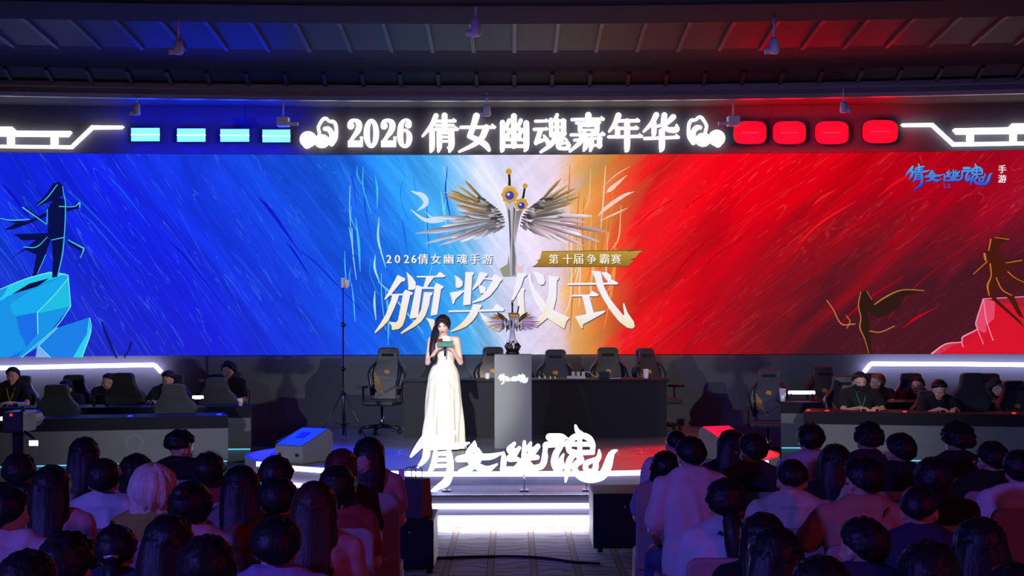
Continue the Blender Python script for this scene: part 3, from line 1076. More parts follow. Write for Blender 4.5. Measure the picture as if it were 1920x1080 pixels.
def text_art(mb, body, cx, cy, h, d, col, off=0.02, col2=None, sx=1.0):
    vs, fs = font_mesh(body, 0.0)
    if off:
        text_art(mb, body, cx + .7, cy + .2, h, d - .0003, col, 0, None, sx)
    ys = [y for x, y in vs]
    xs_ = [x for x, y in vs]
    s = h / (max(ys) - min(ys))
    ym, xm = (max(ys) + min(ys)) / 2, (max(xs_) + min(xs_)) / 2
    mb.add([S(cx + (x - xm) * s * sx, cy - (y - ym) * s, d) for x, y in vs], fs, lin(col))


b = MB()
sub = '2026倩女幽魂手游'
xp = [729, 745, 762, 776, 793, 817, 841, 866, 890, 914]
for ch, x in zip(sub, xp):
    dg = ch.isdigit()
    text_art(b, ch, x + 1.5, 487, 15 if dg else 19, .022, (60, 90, 150), .02)
    text_art(b, ch, x, 485.5, 15 if dg else 19, .024, (246, 246, 252), .02)
decal(b, 'subtitle_lettering')
b = MB()
poly_art(b, [(1130, 22), (1870, 12), (1800, 35), (1780, 70), (1740, 82), (1765, 92), (1745, 112), (1725, 130), (1060, 133), (1085, 118), (1110, 95), (1095, 88), (1118, 75)], (710, 465), 3.692, .021, (104, 78, 28))
poly_art(b, [(1130, 26), (1830, 18), (1800, 35), (1780, 66), (1740, 80), (1765, 90), (1745, 108), (1725, 124), (1075, 128), (1090, 118), (1115, 95), (1100, 88), (1120, 75)], (710, 465), 3.692, .022, (190, 152, 62), (150, 112, 44), (471, 500))
for ch, x in zip('第十届争霸赛', (1038, 1064, 1084, 1109, 1133, 1155)):
    text_art(b, ch, x + 1, 487, 18, .036, (104, 78, 30), .02)
    text_art(b, ch, x, 485.5, 18, .038, (250, 240, 214), .02)
decal(b, 'gold_ribbon_caption')

# brush lettering used on the standing sign, the podium and the corner of the screen
LOGO = {
    0: [[(335, 160, 60), (270, 270, 105), (180, 380, 80), (85, 505, 30)], [(310, 330, 70), (310, 440, 90), (285, 540, 80), (185, 660, 25)],
        [(535, 80, 45), (545, 160, 70), (545, 360, 60)], [(410, 240, 50), (560, 205, 60), (710, 165, 55)], [(400, 310, 45), (540, 290, 50), (670, 265, 40)],
        [(370, 385, 55), (560, 375, 60), (780, 350, 75), (925, 312, 15)], [(440, 450, 60), (425, 560, 75), (400, 650, 75), (345, 730, 35)],
        [(430, 470, 50), (640, 460, 55)], [(630, 450, 70), (650, 600, 85), (640, 760, 95), (590, 880, 105), (480, 950, 70), (355, 1030, 25)],
        [(440, 560, 42), (620, 555, 42)], [(430, 645, 42), (620, 640, 42)]],
    1: [[(1000, 300, 30), (985, 370, 90), (910, 480, 80), (960, 590, 85), (1080, 670, 90), (1190, 695, 80), (1330, 620, 15)],
        [(1030, 420, 80), (1075, 500, 85), (1030, 590, 85), (930, 680, 80), (790, 722, 45)], [(765, 545, 75), (880, 530, 95), (1010, 515, 75), (1230, 510, 75), (1405, 458, 20)]],
    2: [[(1420, 455, 30), (1425, 560, 75), (1410, 690, 65)], [(1400, 690, 55), (1560, 690, 60), (1900, 670, 70), (1990, 620, 75), (2020, 500, 75), (2015, 400, 40)],
        [(1723, 300, 40), (1718, 480, 65), (1715, 670, 70)], [(1580, 320, 40), (1510, 410, 85), (1580, 430, 70)], [(1650, 385, 45), (1570, 480, 80), (1500, 540, 70), (1600, 545, 60), (1650, 560, 40)],
        [(1815, 315, 35), (1780, 395, 70), (1830, 410, 70)], [(1920, 360, 60), (1850, 440, 80), (1790, 520, 70), (1910, 520, 55)], [(1700, 560, 60), (1650, 620, 60), (1600, 665, 50)], [(1740, 560, 60), (1790, 610, 60), (1840, 660, 50)]],
    3: [[(2085, 230, 92), (2200, 228, 92), (2280, 232, 80), (2345, 240, 12)], [(2035, 420, 40), (2030, 350, 75), (2100, 335, 72), (2250, 330, 70), (2400, 300, 60)],
        [(2240, 370, 70), (2180, 470, 80), (2160, 600, 95), (2205, 690, 90), (2260, 640, 80), (2255, 560, 60), (2290, 475, 20)],
        [(2465, 65, 30), (2490, 140, 60), (2560, 200, 70)], [(2370, 420, 70), (2360, 330, 75), (2430, 240, 75), (2540, 205, 75), (2650, 240, 80), (2705, 330, 75), (2710, 450, 50)],
        [(2380, 430, 70), (2480, 450, 60), (2710, 450, 55)], [(2520, 210, 60), (2525, 450, 60)], [(2370, 330, 55), (2700, 330, 55)],
        [(2440, 480, 60), (2380, 560, 75), (2345, 700, 75), (2318, 870, 22)], [(2500, 490, 80), (2545, 560, 75), (2470, 620, 75), (2450, 690, 75), (2510, 780, 85), (2620, 825, 100), (2740, 825, 100), (2850, 780, 105), (2920, 660, 110), (2960, 530, 90), (3000, 450, 60), (3065, 418, 12)],
        [(2805, 415, 18), (2805, 500, 55), (2760, 590, 65), (2750, 680, 70), (2690, 735, 70), (2610, 690, 65), (2620, 610, 65), (2700, 570, 55), (2770, 540, 40)]]}


def logo_strokes(key, f, depth, mb, col=None, fat=1.0):
    for k, st_ in enumerate(LOGO[key]):
        L, Rr = ribbon([(x, y, w * fat) for x, y, w in st_], 5, 4)
        mb.strip([f(p, 0) for p in L], [f(p, 0) for p in Rr], [f(p, depth) for p in L], [f(p, depth) for p in Rr], col)


b = MB()
ca, cb_ = lin((70, 170, 240)), lin((58, 66, 200))
for key in range(4):
    for st_ in LOGO[key]:
        L, Rr = ribbon(st_, 4, 2)
        fp = lambda p: (1690 + ((p[0] - 75) / 2 + 70) / 9.14, 300 + ((p[1] - 45) / 2.17 + 55) / 9.14)
        for off, d, dark in ((1.2, .012, True), (0, .014, False)):
            A, Bq = [fp(p) for p in L], [fp(p) for p in Rr]
            cs = []
            for x, y in A + Bq:
                t = min(1, max(0, (y - 312) / 36))
                cs.append(lin((40, 20, 110)) if dark else tuple(p + (q - p) * t for p, q in zip(ca, cb_)))
            b.strip([S(x + off, y + off, d) for x, y in A], [S(x + off, y + off, d) for x, y in Bq], col=cs)
text_art(b, '3.0', 1775, 348.5, 8, .014, (80, 60, 190), .02)
for ch, y in (('手', 317), ('游', 335)):
    text_art(b, ch, 1879, y, 15, .014, (252, 236, 244), .03)
decal(b, 'corner_logo')

# ---------------------------------------------------------------- lit header signs
sign = empty('lit_title_sign', S(960, 250, .06), 'row of glowing white characters reading 2026 and a title along the dark header', 'sign')
SO = Vector(sign.location)


def tri(ex, ey, s=1.0):
    return [(ex - 105 * s, ey + 10), (ex - 65 * s, ey - 62 * s), (ex + 5, ey - 4), (ex - 25 * s, ey + 26 * s)]


def glyph(org, sc, strokes, polys=(), tris=(), parent=None, name='letter', mat=None, base=None, d0=.03, d1=.10):
    mb = MB()
    pr = lambda p, d: S(org[0] + p[0] / sc, org[1] + p[1] / sc, d) - base
    for st_ in strokes:
        L, Rr = ribbon(st_, 5, 3)
        mb.strip([pr(p, d1) for p in L], [pr(p, d1) for p in Rr], [pr(p, d0) for p in L], [pr(p, d0) for p in Rr])
    for pl in list(polys) + [tri(*t) for t in tris]:
        mb.prism([pr(p, d1) for p in pl], [pr(p, d0) for p in pl])
    return mb.build(name, mat or E_LET, parent)


c3, c4, c5 = (640, 205), (850, 205), (1060, 205)
SH = 8.727


def g(org, st_, polys=(), tris=()):
    glyph(org, SH, st_, polys, tris, sign, 'letter', E_LET, SO)


for dx in (0, 545):
    g(c3, [[(155 + dx, 275, 112), (158 + dx, 268, 112)], [(130 + dx, 240, 60), (160 + dx, 195, 60), (220 + dx, 182, 56), (280 + dx, 215, 90), (292 + dx, 290, 98), (260 + dx, 370, 88), (200 + dx, 450, 64), (140 + dx, 545, 60)]],
      [[(108 + dx, 510), (310 + dx, 510), (305 + dx, 445), (358 + dx, 445), (350 + dx, 618), (108 + dx, 618)]])
mb = MB()                            # zero, two rings of the oval
n = 40
pr = lambda x, y, d: S(640 + x / SH, 205 + y / SH, d) - SO
oo = [(492 + 126 * math.cos(2 * PI * k / n), 395 + 240 * math.sin(2 * PI * k / n)) for k in range(n + 1)]
ii = [(495 + 30 * math.cos(2 * PI * k / n), 395 + 172 * math.sin(2 * PI * k / n)) for k in range(n + 1)]
mb.strip([pr(*p, .10) for p in oo], [pr(*p, .10) for p in ii], [pr(*p, .03) for p in oo], [pr(*p, .03) for p in ii])
mb.build('letter', E_LET, sign)
g(c3, [[(1098, 258, 108), (1100, 252, 108)], [(1125, 215, 55), (1085, 180, 52), (1035, 180, 52), (985, 240, 80), (968, 340, 96), (966, 480, 96), (990, 570, 76), (1040, 608, 52), (1090, 575, 74), (1113, 490, 96), (1108, 410, 86), (1070, 350, 52), (1030, 345, 46), (1000, 370, 40)]])
g(c3, [[(1550, 105, 85), (1480, 260, 78), (1330, 440, 35)], [(1485, 350, 88), (1485, 620, 88), (1462, 695, 40)], [(1690, 100, 95), (1690, 330, 95)], [(1560, 195, 52), (1860, 190, 52)], [(1550, 265, 48), (1830, 262, 48)],
       [(1530, 328, 52), (1900, 326, 52)], [(1605, 380, 88), (1605, 600, 85), (1590, 690, 40)], [(1800, 380, 100), (1802, 600, 96), (1770, 692, 40)], [(1600, 388, 46), (1800, 388, 46)], [(1640, 455, 42), (1770, 455, 42)], [(1640, 522, 42), (1770, 522, 42)], [(1745, 625, 36), (1780, 650, 50)]],
  tris=[(1885, 190, .8), (1920, 325, .9)])
g(c4, [[(378, 110, 108), (330, 270, 95), (272, 430, 88)], [(262, 440, 76), (400, 500, 92), (530, 585, 100), (585, 665, 60)], [(540, 300, 108), (470, 460, 95), (340, 575, 75), (98, 692, 40)], [(125, 295, 54), (670, 292, 54)]], tris=[(700, 292, 1.0)])
sm = [[(805, 215, 84), (805, 620, 84), (787, 690, 40)], [(1195, 225, 92), (1195, 600, 92), (1170, 680, 40)], [(992, 110, 94), (992, 600, 94)], [(800, 602, 56), (1200, 602, 56)]]
for dx in (0, 190):
    sm += [[(x + dx, y, w) for x, y, w in st_] for st_ in ([(915, 180, 66), (868, 310, 60), (942, 335, 56)], [(935, 340, 62), (868, 460, 66), (940, 500, 52)], [(880, 500, 50), (910, 440, 30)])]
g(c4, sm)
g(c4, [[(1345, 195, 48), (1530, 190, 48)], [(1325, 328, 50), (1530, 322, 50)], [(1430, 335, 78), (1372, 510, 78), (1352, 560, 56)], [(1352, 545, 66), (1480, 500, 56)], [(1485, 430, 36), (1530, 500, 66), (1560, 560, 84)],
       [(1700, 90, 56), (1665, 170, 62)], [(1598, 175, 74), (1600, 430, 62)], [(1802, 190, 88), (1802, 410, 88)], [(1580, 188, 46), (1830, 188, 46)], [(1600, 292, 40), (1830, 292, 40)], [(1600, 395, 56), (1830, 395, 56)], [(1697, 180, 78), (1694, 420, 78)],
       [(1690, 430, 88), (1600, 575, 78), (1432, 698, 44)], [(1738, 420, 88), (1722, 600, 88), (1770, 638, 60), (1870, 635, 66), (1900, 600, 40)], [(1802, 470, 46), (1765, 555, 46), (1845, 548, 38)], [(1840, 480, 36), (1888, 590, 76)]],
  tris=[(1560, 190, .7), (1555, 322, .6)])
g(c5, [[(378, 95, 104), (380, 250, 94)], [(110, 168, 52), (620, 160, 52)], [(180, 225, 42), (565, 217, 42)], [(240, 255, 72), (240, 350, 66)], [(520, 245, 82), (520, 345, 82)], [(225, 268, 42), (530, 266, 42)], [(245, 338, 42), (520, 338, 42)],
       [(300, 350, 56), (322, 400, 56)], [(470, 350, 56), (440, 400, 56)], [(95, 418, 50), (630, 412, 50)], [(150, 505, 44), (390, 482, 44)], [(272, 430, 88), (240, 540, 78), (76, 688, 42)], [(352, 480, 78), (342, 600, 76), (302, 675, 40)], [(330, 470, 50), (300, 640, 30)],
       [(430, 485, 78), (428, 600, 74), (410, 680, 40)], [(562, 480, 84), (558, 600, 84)], [(430, 478, 44), (590, 474, 44)], [(450, 588, 46), (585, 588, 46)]], tris=[(645, 160, .85), (660, 412, .9)])
g(c5, [[(870, 100, 98), (810, 240, 80), (718, 362, 38)], [(870, 190, 52), (1200, 186, 52)], [(830, 314, 52), (1180, 308, 52)], [(855, 310, 84), (855, 440, 84)], [(710, 452, 52), (1250, 442, 52)], [(1010, 195, 94), (1010, 620, 94), (987, 685, 40)]],
  tris=[(1222, 186, .8), (1205, 308, .8), (1270, 442, .9)])
g(c5, [[(1490, 90, 92), (1420, 220, 76), (1282, 364, 38)], [(1452, 230, 84), (1450, 390, 80), (1432, 440, 36)], [(1622, 95, 94), (1612, 250, 90), (1680, 330, 84), (1820, 330, 96), (1822, 255, 36)], [(1768, 125, 92), (1650, 230, 70), (1500, 280, 42)], [(1300, 478, 52), (1850, 458, 52)], [(1580, 360, 98), (1580, 620, 98), (1557, 686, 40)]],
  tris=[(1875, 456, .95)])


def cloud(flip):
    f = (lambda x: x) if not flip else (lambda x: 1105 - x)
    dy = -32 if flip else 0
    org = (1280, 205) if flip else (555, 205)
    base = S(org[0] + f(545) / 12.71, org[1] + 600 / 12.71, .06)
    o = empty('cloud_emblem', base, 'glowing white curled cloud emblem %s the lit title characters' % ('after the last of' if flip else 'before the first of'), 'emblem', group='cloud emblems on the header')
    F = lambda st_: [(f(x), y + dy, w) for x, y, w in st_]
    circ = lambda cx, cy_, rx, ry: [(f(cx + rx * math.cos(2 * PI * k / 28)), cy_ + dy + ry * math.sin(2 * PI * k / 28)) for k in range(28)]
    glyph(org, 12.71, [F([(560, 560, 80), (535, 430, 75), (580, 330, 76), (650, 235, 82), (720, 220, 76), (800, 285, 72), (890, 295, 86), (950, 380, 84), (965, 560, 80), (945, 700, 90), (850, 830, 110)])], parent=o, name='outer_curl', base=base)
    glyph(org, 12.71, [F([(690, 465, 100), (770, 470, 120), (850, 570, 128), (850, 690, 128), (760, 760, 140), (640, 720, 170), (570, 640, 130)])], [circ(620, 760, 185, 165)], parent=o, name='inner_curl', base=base)
    glyph(org, 12.71, [F([(430, 740, 160), (480, 700, 130)])], [circ(290, 715, 202, 195), circ(265, 860, 90, 80)], parent=o, name='small_puff', base=base)


cloud(False)
cloud(True)

for flip in (0, 1):
    org, sc = ((1680, 215), 8.0) if flip else ((0, 215), 8.0)
    base = S(1800, 250, .06) if flip else S(120, 250, .06)
    o = empty('neon_outline_sign', base, 'white neon angular outline on the header beside the %s lamps' % ('red' if flip else 'blue'), 'neon sign', group='neon outlines on the header')
    if flip:
        bar = [(2280, 128), (1740, 130), (1680, 190), (880, 205), (840, 235), (895, 300), (2280, 285)]
        posts = [[(1055, 295), (1170, 295), (1170, 420), (1055, 420)], [(1700, 285), (1815, 285), (1815, 410), (1700, 410)]]
        low = [(2280, 398), (875, 415), (560, 125), (100, 130), (65, 155), (100, 185), (525, 185), (845, 480), (2280, 453)]
    else:
        bar = [(-360, 180), (185, 180), (250, 240), (1060, 245), (1090, 270), (1035, 338), (-360, 325)]
        posts = [[(105, 320), (225, 320), (225, 460), (105, 460)], [(760, 330), (880, 330), (880, 465), (760, 465)]]
        low = [(-360, 450), (1060, 460), (1370, 160), (1840, 165), (1870, 190), (1830, 220), (1405, 225), (1095, 515), (-360, 498)]
    glyph(org, sc, [], [bar], parent=o, name='upper_bar', mat=E_NEON, base=base)
    for p in posts:
        glyph(org, sc, [], [p], parent=o, name='upright', mat=E_NEON, base=base)
    glyph(org, sc, [], [low], parent=o, name='lower_bar', mat=E_NEON, base=base)

# lamps on the header
def lamp_light(o, base, col, power):
    """the beam the lamp throws down over the stage front and an added glow over the header"""
    k = spot('lamp_beam', base + Vector((0, -.06, 0)), (math.copysign(2.1, base.x), 18.4, .4), power, col, 25, .8, .12)
    k.parent = o
    k.location = (0, -.06, 0)
    d = bpy.data.lights.new('added_glow', 'POINT')  # unseen point light added before the panel, imitating bloom on the header
    d.energy = 30 if col[2] > .5 else 30
    d.color = col
    d.shadow_soft_size = .12
    s = bpy.data.objects.new('added_glow', d)
    COL.objects.link(s)
    s.parent = o
    s.location = (0, -.22, -.04)


for (x0, x1, y0, y1), lab in zip([(247, 299, 240, 265), (333, 385, 241, 266), (414, 467, 242, 266), (493, 544, 243, 267)],
                                 ('nearest the neon outline', 'second from the neon outline', 'third from the neon outline', 'nearest the cloud emblem')):
    base = S((x0 + x1) / 2, (y0 + y1) / 2, .14)
    o = empty('led_wash_light', base, 'bright blue LED lamp on the header, ' + lab, 'stage light', group='blue lamps on the header')
    w, h = (x1 - x0) / 123.4, (y1 - y0) / 123.4
    MB().box((0, .03, 0), (w + .008, .06, h + .008)).build('housing', M['black'], o)
    MB().box((0, -.008, h * .27), (w, .02, h * .42)).build('lamp_glow_panel', E_BLUE, o)
    MB().box((0, -.008, -h * .27), (w, .02, h * .42)).build('lamp_glow_panel', E_BLUE, o)
    MB().box((0, -.012, 0), (w * 1.02, .02, h * .07)).build('lamp_bar', E_BLUEBAR, o)
    lamp_light(o, base, (0.0, 0.006, 1.0), 2400)
for (x0, x1, y0, y1), lab in zip([(1376, 1436, 228, 270), (1450, 1510, 228, 270), (1529, 1590, 228, 270), (1618, 1682, 226, 268)],
                                 ('nearest the cloud emblem', 'second from the cloud emblem', 'third from the cloud emblem', 'nearest the neon outline')):
    base = S((x0 + x1) / 2, (y0 + y1) / 2, .14)
    o = empty('led_wash_light', base, 'glowing red LED lamp on the header, ' + lab, 'stage light', group='red lamps on the header')
    w, h = (x1 - x0) / 123.4, (y1 - y0) / 123.4
    k = 28
    fr_ = [(w / 2 * math.copysign(abs(math.cos(2 * PI * q / k)) ** .55, math.cos(2 * PI * q / k)), h / 2 * math.copysign(abs(math.sin(2 * PI * q / k)) ** .55, math.sin(2 * PI * q / k))) for q in range(k)]
    MB().prism([(x * 1.02, .0, z * 1.02) for x, z in fr_], [(x * 1.02, .06, z * 1.02) for x, z in fr_]).build('housing', M['black'], o)
    MB().prism([(x, -.02, z) for x, z in fr_], [(x, .0, z) for x, z in fr_]).build('lamp_glow_panel', E_REDGLARE, o)  # glowing face shaped to the red glare around the row of dots
    b = MB()
    for q in range(12):
        b.ball((w * .5 * (q / 11 - .5), -.022, 0), .006, 6, 4)
    b.build('lamp_dots', E_REDDOT, o)
    lamp_light(o, base, (1.0, 0.0, 0.01), 2600)

# LED line lights on the back wall
for pts, lab in (([(-150, 692, 9), (0, 690, 9), (150, 686.5, 9), (290, 684, 9)], 'blue'), ([(1633, 682, 9), (1780, 682.5, 9), (1920, 684, 9), (2070, 686, 9)], 'red')):
    base = S(pts[1][0], pts[1][1], .0)
    o = empty('line_light', base, 'long white LED line light on the dark wall under the %s end of the screen' % lab, 'light', group='line lights under the screen')
    mb = MB()
    xa = pts if lab == 'blue' else pts[::-1]
    e = (303, 698) if lab == 'blue' else (1620, 698)
    for seg in ([(x, y) for x, y, w in xa], [(xa[-1][0], xa[-1][1]), e]):
        top, bot = [], []
        for i, (x, y) in enumerate(seg):
            dx, dy = seg[-1][0] - seg[0][0], seg[-1][1] - seg[0][1]
            l = math.hypot(dx, dy)
            nx, ny = -dy / l * 4, dx / l * 4
            top.append((x - nx, y - ny))
            bot.append((x + nx, y + ny))
        mb.strip([S(*p, .06) - base for p in top], [S(*p, .06) - base for p in bot], [S(*p, -.08) - base for p in top], [S(*p, -.08) - base for p in bot])
    mb.build('tube', E_STRIP, o)


# ---------------------------------------------------------------- people
def xf(mat_, pts):
    return [mat_ @ Vector(p) for p in pts]


def add_hand(mb, W, d, n, curl=0.5, s=1.0, side=1, r=0.0095):
    """palm, four unequal fingers and a thumb; W wrist, d hand direction, n the way the palm faces"""
    W, d = Vector(W), Vector(d).normalized()
    n = Vector(n)
    n = (n - d * n.dot(d)).normalized()
    u = d.cross(n) * side
    for k, o in enumerate((-.027, -.009, .009, .027)):
        mb.caps([W + d * .012 * s, W + d * .082 * s + u * o * s], [.017 * s, .0145 * s], 8)
    for o, ls in ((.030, (.036, .024, .020)), (.010, (.042, .028, .022)), (-.010, (.039, .026, .021)), (-.029, (.031, .020, .018))):
        p = W + d * .085 * s + u * o * s
        a = curl * .5
        pts, rad = [p], [r * s]
        for i, l in enumerate(ls):
            q = d * math.cos(a) + n * math.sin(a)
            p = p + q * l * s
            pts.append(p)
            rad.append(r * s * (.95, .88, .78)[i])
            a += curl
        mb.caps(pts, rad, 7)
    t0 = W + d * .025 * s + u * .026 * s
    t1 = t0 + (d * .55 + u * .65 + n * .35).normalized() * .045 * s
    t2 = t1 + (d * .8 + u * .15 + n * .55).normalized() * .034 * s
    mb.caps([t0, t1, t2], [.0145 * s, .0115 * s, .009 * s], 8)


def head_matrix(c, yaw=0.0, pitch=0.0, roll=0.0):
    return Matrix.Translation(c) @ Matrix.Rotation(R(yaw), 4, 'Z') @ Matrix.Rotation(R(-pitch), 4, 'X') @ Matrix.Rotation(R(roll), 4, 'Y')


def add_head(mb, H, female=False):
    mb.ball((0, -.012, .035), (.077, .097, .083), 16, 12, H)
    mb.ball((0, .018, -.02), (.064, .072, .085), 14, 10, H)
    mb.ball((0, .050, -.078), (.028, .026, .024) if female else (.034, .028, .027), 10, 8, H)
    mb.ball((0, .012, -.055), (.052 if female else .058, .05, .045), 12, 8, H)
    mb.caps(xf(H, [(0, .083, .012), (0, .098, -.022)]), [.008, .013], 8)
    for s in (-1, 1):
        mb.ball((s * .036, .076, -.012), (.022, .016, .018), 8, 6, H)
        mb.ball((s * .077, -.008, -.004), (.010, .021, .031), 8, 8, H)
    mb.ball((0, .082, -.050), (.022, .010, .009), 8, 6, H)
    mb.ball((0, .075, .024), (.048, .016, .010), 10, 6, H)


def add_face(H, parent, skin_kind='f', closed=False, lips=True):
    b = MB()
    for s in (-1, 1):
        b.ball((s * .033, .0865, .006), (.0125, .006, .004 if closed else .0065), 8, 6, H)
    b.build('eyes', M['iris'] if closed else M['eye_white'], parent, True)
    if not closed:
        b = MB()
        for s in (-1, 1):
            b.ball((s * .033, .0915, .006), (.0058, .003, .0058), 8, 6, H)
        b.build('irises', M['iris'], parent, True)
    b = MB()
    for s in (-1, 1):
        b.tube(xf(H, [(s * .016, .094, .024), (s * .034, .093, .029), (s * .052, .082, .024)]), [.0028, .0034, .002], 6)
    b.build('eyebrows', M['hair'], parent, True)
    if lips:
        b = MB()
        b.tube(xf(H, [(-.022, .086, -.051), (-.010, .0935, -.048), (0, .0945, -.050), (.010, .0935, -.048), (.022, .086, -.051)]), [.002, .0045, .004, .0045, .002], 6)
        b.tube(xf(H, [(-.018, .087, -.055), (0, .0945, -.058), (.018, .087, -.055)]), [.002, .005, .002], 6)
        b.build('lips', M['lip'], parent, True)


def hair_cap(H, seed, style='short', mat=None, parent=None, puff=1.0):
    """hair as one surface round the skull, tucked under the skin over the face"""
    nu, nv = 56, 36
    rn = random.Random(seed)
    ox = rn.random() * 100
    low_back = {'short': -.76, 'crop': -.58, 'long': -.75, 'bob': -.8, 'wig': -.85, 'shag': -.6}[style]
    low_side = {'short': -.16, 'crop': -.10, 'long': -.7, 'bob': -.8, 'wig': -.85, 'shag': -.3}[style]
    thick = {'short': .020, 'crop': .006, 'long': .020, 'bob': .026, 'wig': .040, 'shag': .034}[style] * puff
    vs, fs = [], []
    for i in range(nv + 1):
        el = -PI / 2 + PI * i / nv
        for j in range(nu):
            az = 2 * PI * j / nu
            dx, dy, dz = math.cos(el) * math.cos(az), math.cos(el) * math.sin(az), math.sin(el)
            r = 1 / math.sqrt((dx / .079) ** 2 + (dy / .099) ** 2 + (dz / .087) ** 2)
            fr = max(0.0, math.sin(az))
            back = max(0.0, -math.sin(az))
            lo = low_side + (low_back - low_side) * back ** .7
            lo = lo + (0.26 - lo) * (fr ** 0.9 if fr > 0 else 0) if fr > .15 else lo
            lo += .10 * noise.noise(Vector((az * 2.2, ox, 0)))
            t = (el / (PI / 2) - lo) / (.16 + .18 * (style in ('short', 'crop', 'shag')))
            t = max(0.0, min(1.0, t))
            t = t * t * (3 - 2 * t)
            st_ = 0.25 * noise.noise(Vector((az * 7 + ox, el * 1.6, ox))) + .28 * noise.noise(Vector((dx * 5 + ox, dy * 6, dz * 6)))
            if style == 'shag':
                st_ *= 1.9
            if style == 'wig':
                st_ = .5 * noise.noise(Vector((az * 6 + ox, el * .8, ox))) + .2 * noise.noise(Vector((az * 3, el * 2, ox)))
            rr = r * (.86 + .14 * t) + thick * t * t * (1 + st_) + (.006 * math.sin(az * 23 + 3 * math.sin(el * 4)) * t * math.cos(el) if style != 'crop' else 0) * .5
            vs.append(H @ Vector((dx * rr, -.012 + dy * rr, .033 + dz * rr)))
    for i in range(nv):
        for j in range(nu):
            fs.append((i * nu + j, i * nu + (j + 1) % nu, (i + 1) * nu + (j + 1) % nu, (i + 1) * nu + j))
    mb = MB()
    mb.add(vs, fs)
    return mb


def hair_fall(mb, H, seed, length, wid=.10, back=.10, taper=.75, spread=1.0):
    """a curtain of hair falling from the crown down the back"""
    rn = random.Random(seed)
    ox = rn.random() * 60
    nr, n = 16, 44
    rings = []
    hp = H @ Vector((0, 0, 0))
    for i in range(nr):
        t = i / (nr - 1)
        a = H @ Vector((0, -.026, .062))
        # soft drop: follows head for the first part and then the back
        z = a.z - t * length
        k = min(1.0, t * length / .16)
        rx = (.094 + (.098 * wid / .10 - .094) * math.sin(k * PI / 2)) * (1 - (1 - taper) * max(0, t - .35) / .65) * spread
        ry = (.090 - .030 * k) * (1 - .35 * t)
        cy = a.y - .012 - (back - .045) * min(1.0, t * 1.6)
        ring = []
        for j in range(n):
            az = 2 * PI * j / n
            st_ = 1 + .015 * math.sin(az * 21 + ox + 2 * t) + .10 * noise.noise(Vector((az * 3.0 + ox, t * 1.4, ox))) + .05 * noise.noise(Vector((az * 8, t * 1.2, ox))) + .03 * noise.noise(Vector((az * 19, t * 1.5, ox)))
            zz = z - (.05 * noise.noise(Vector((az * 4, ox, 3))) if i == nr - 1 else 0)
            ring.append(Vector((a.x + rx * math.cos(az) * st_, cy + ry * math.sin(az) * st_, zz)))
        rings.append(ring)
    mb.rings(rings)


def warp(z, k):
    return .5 + (z - .5) * k if z > .5 else z


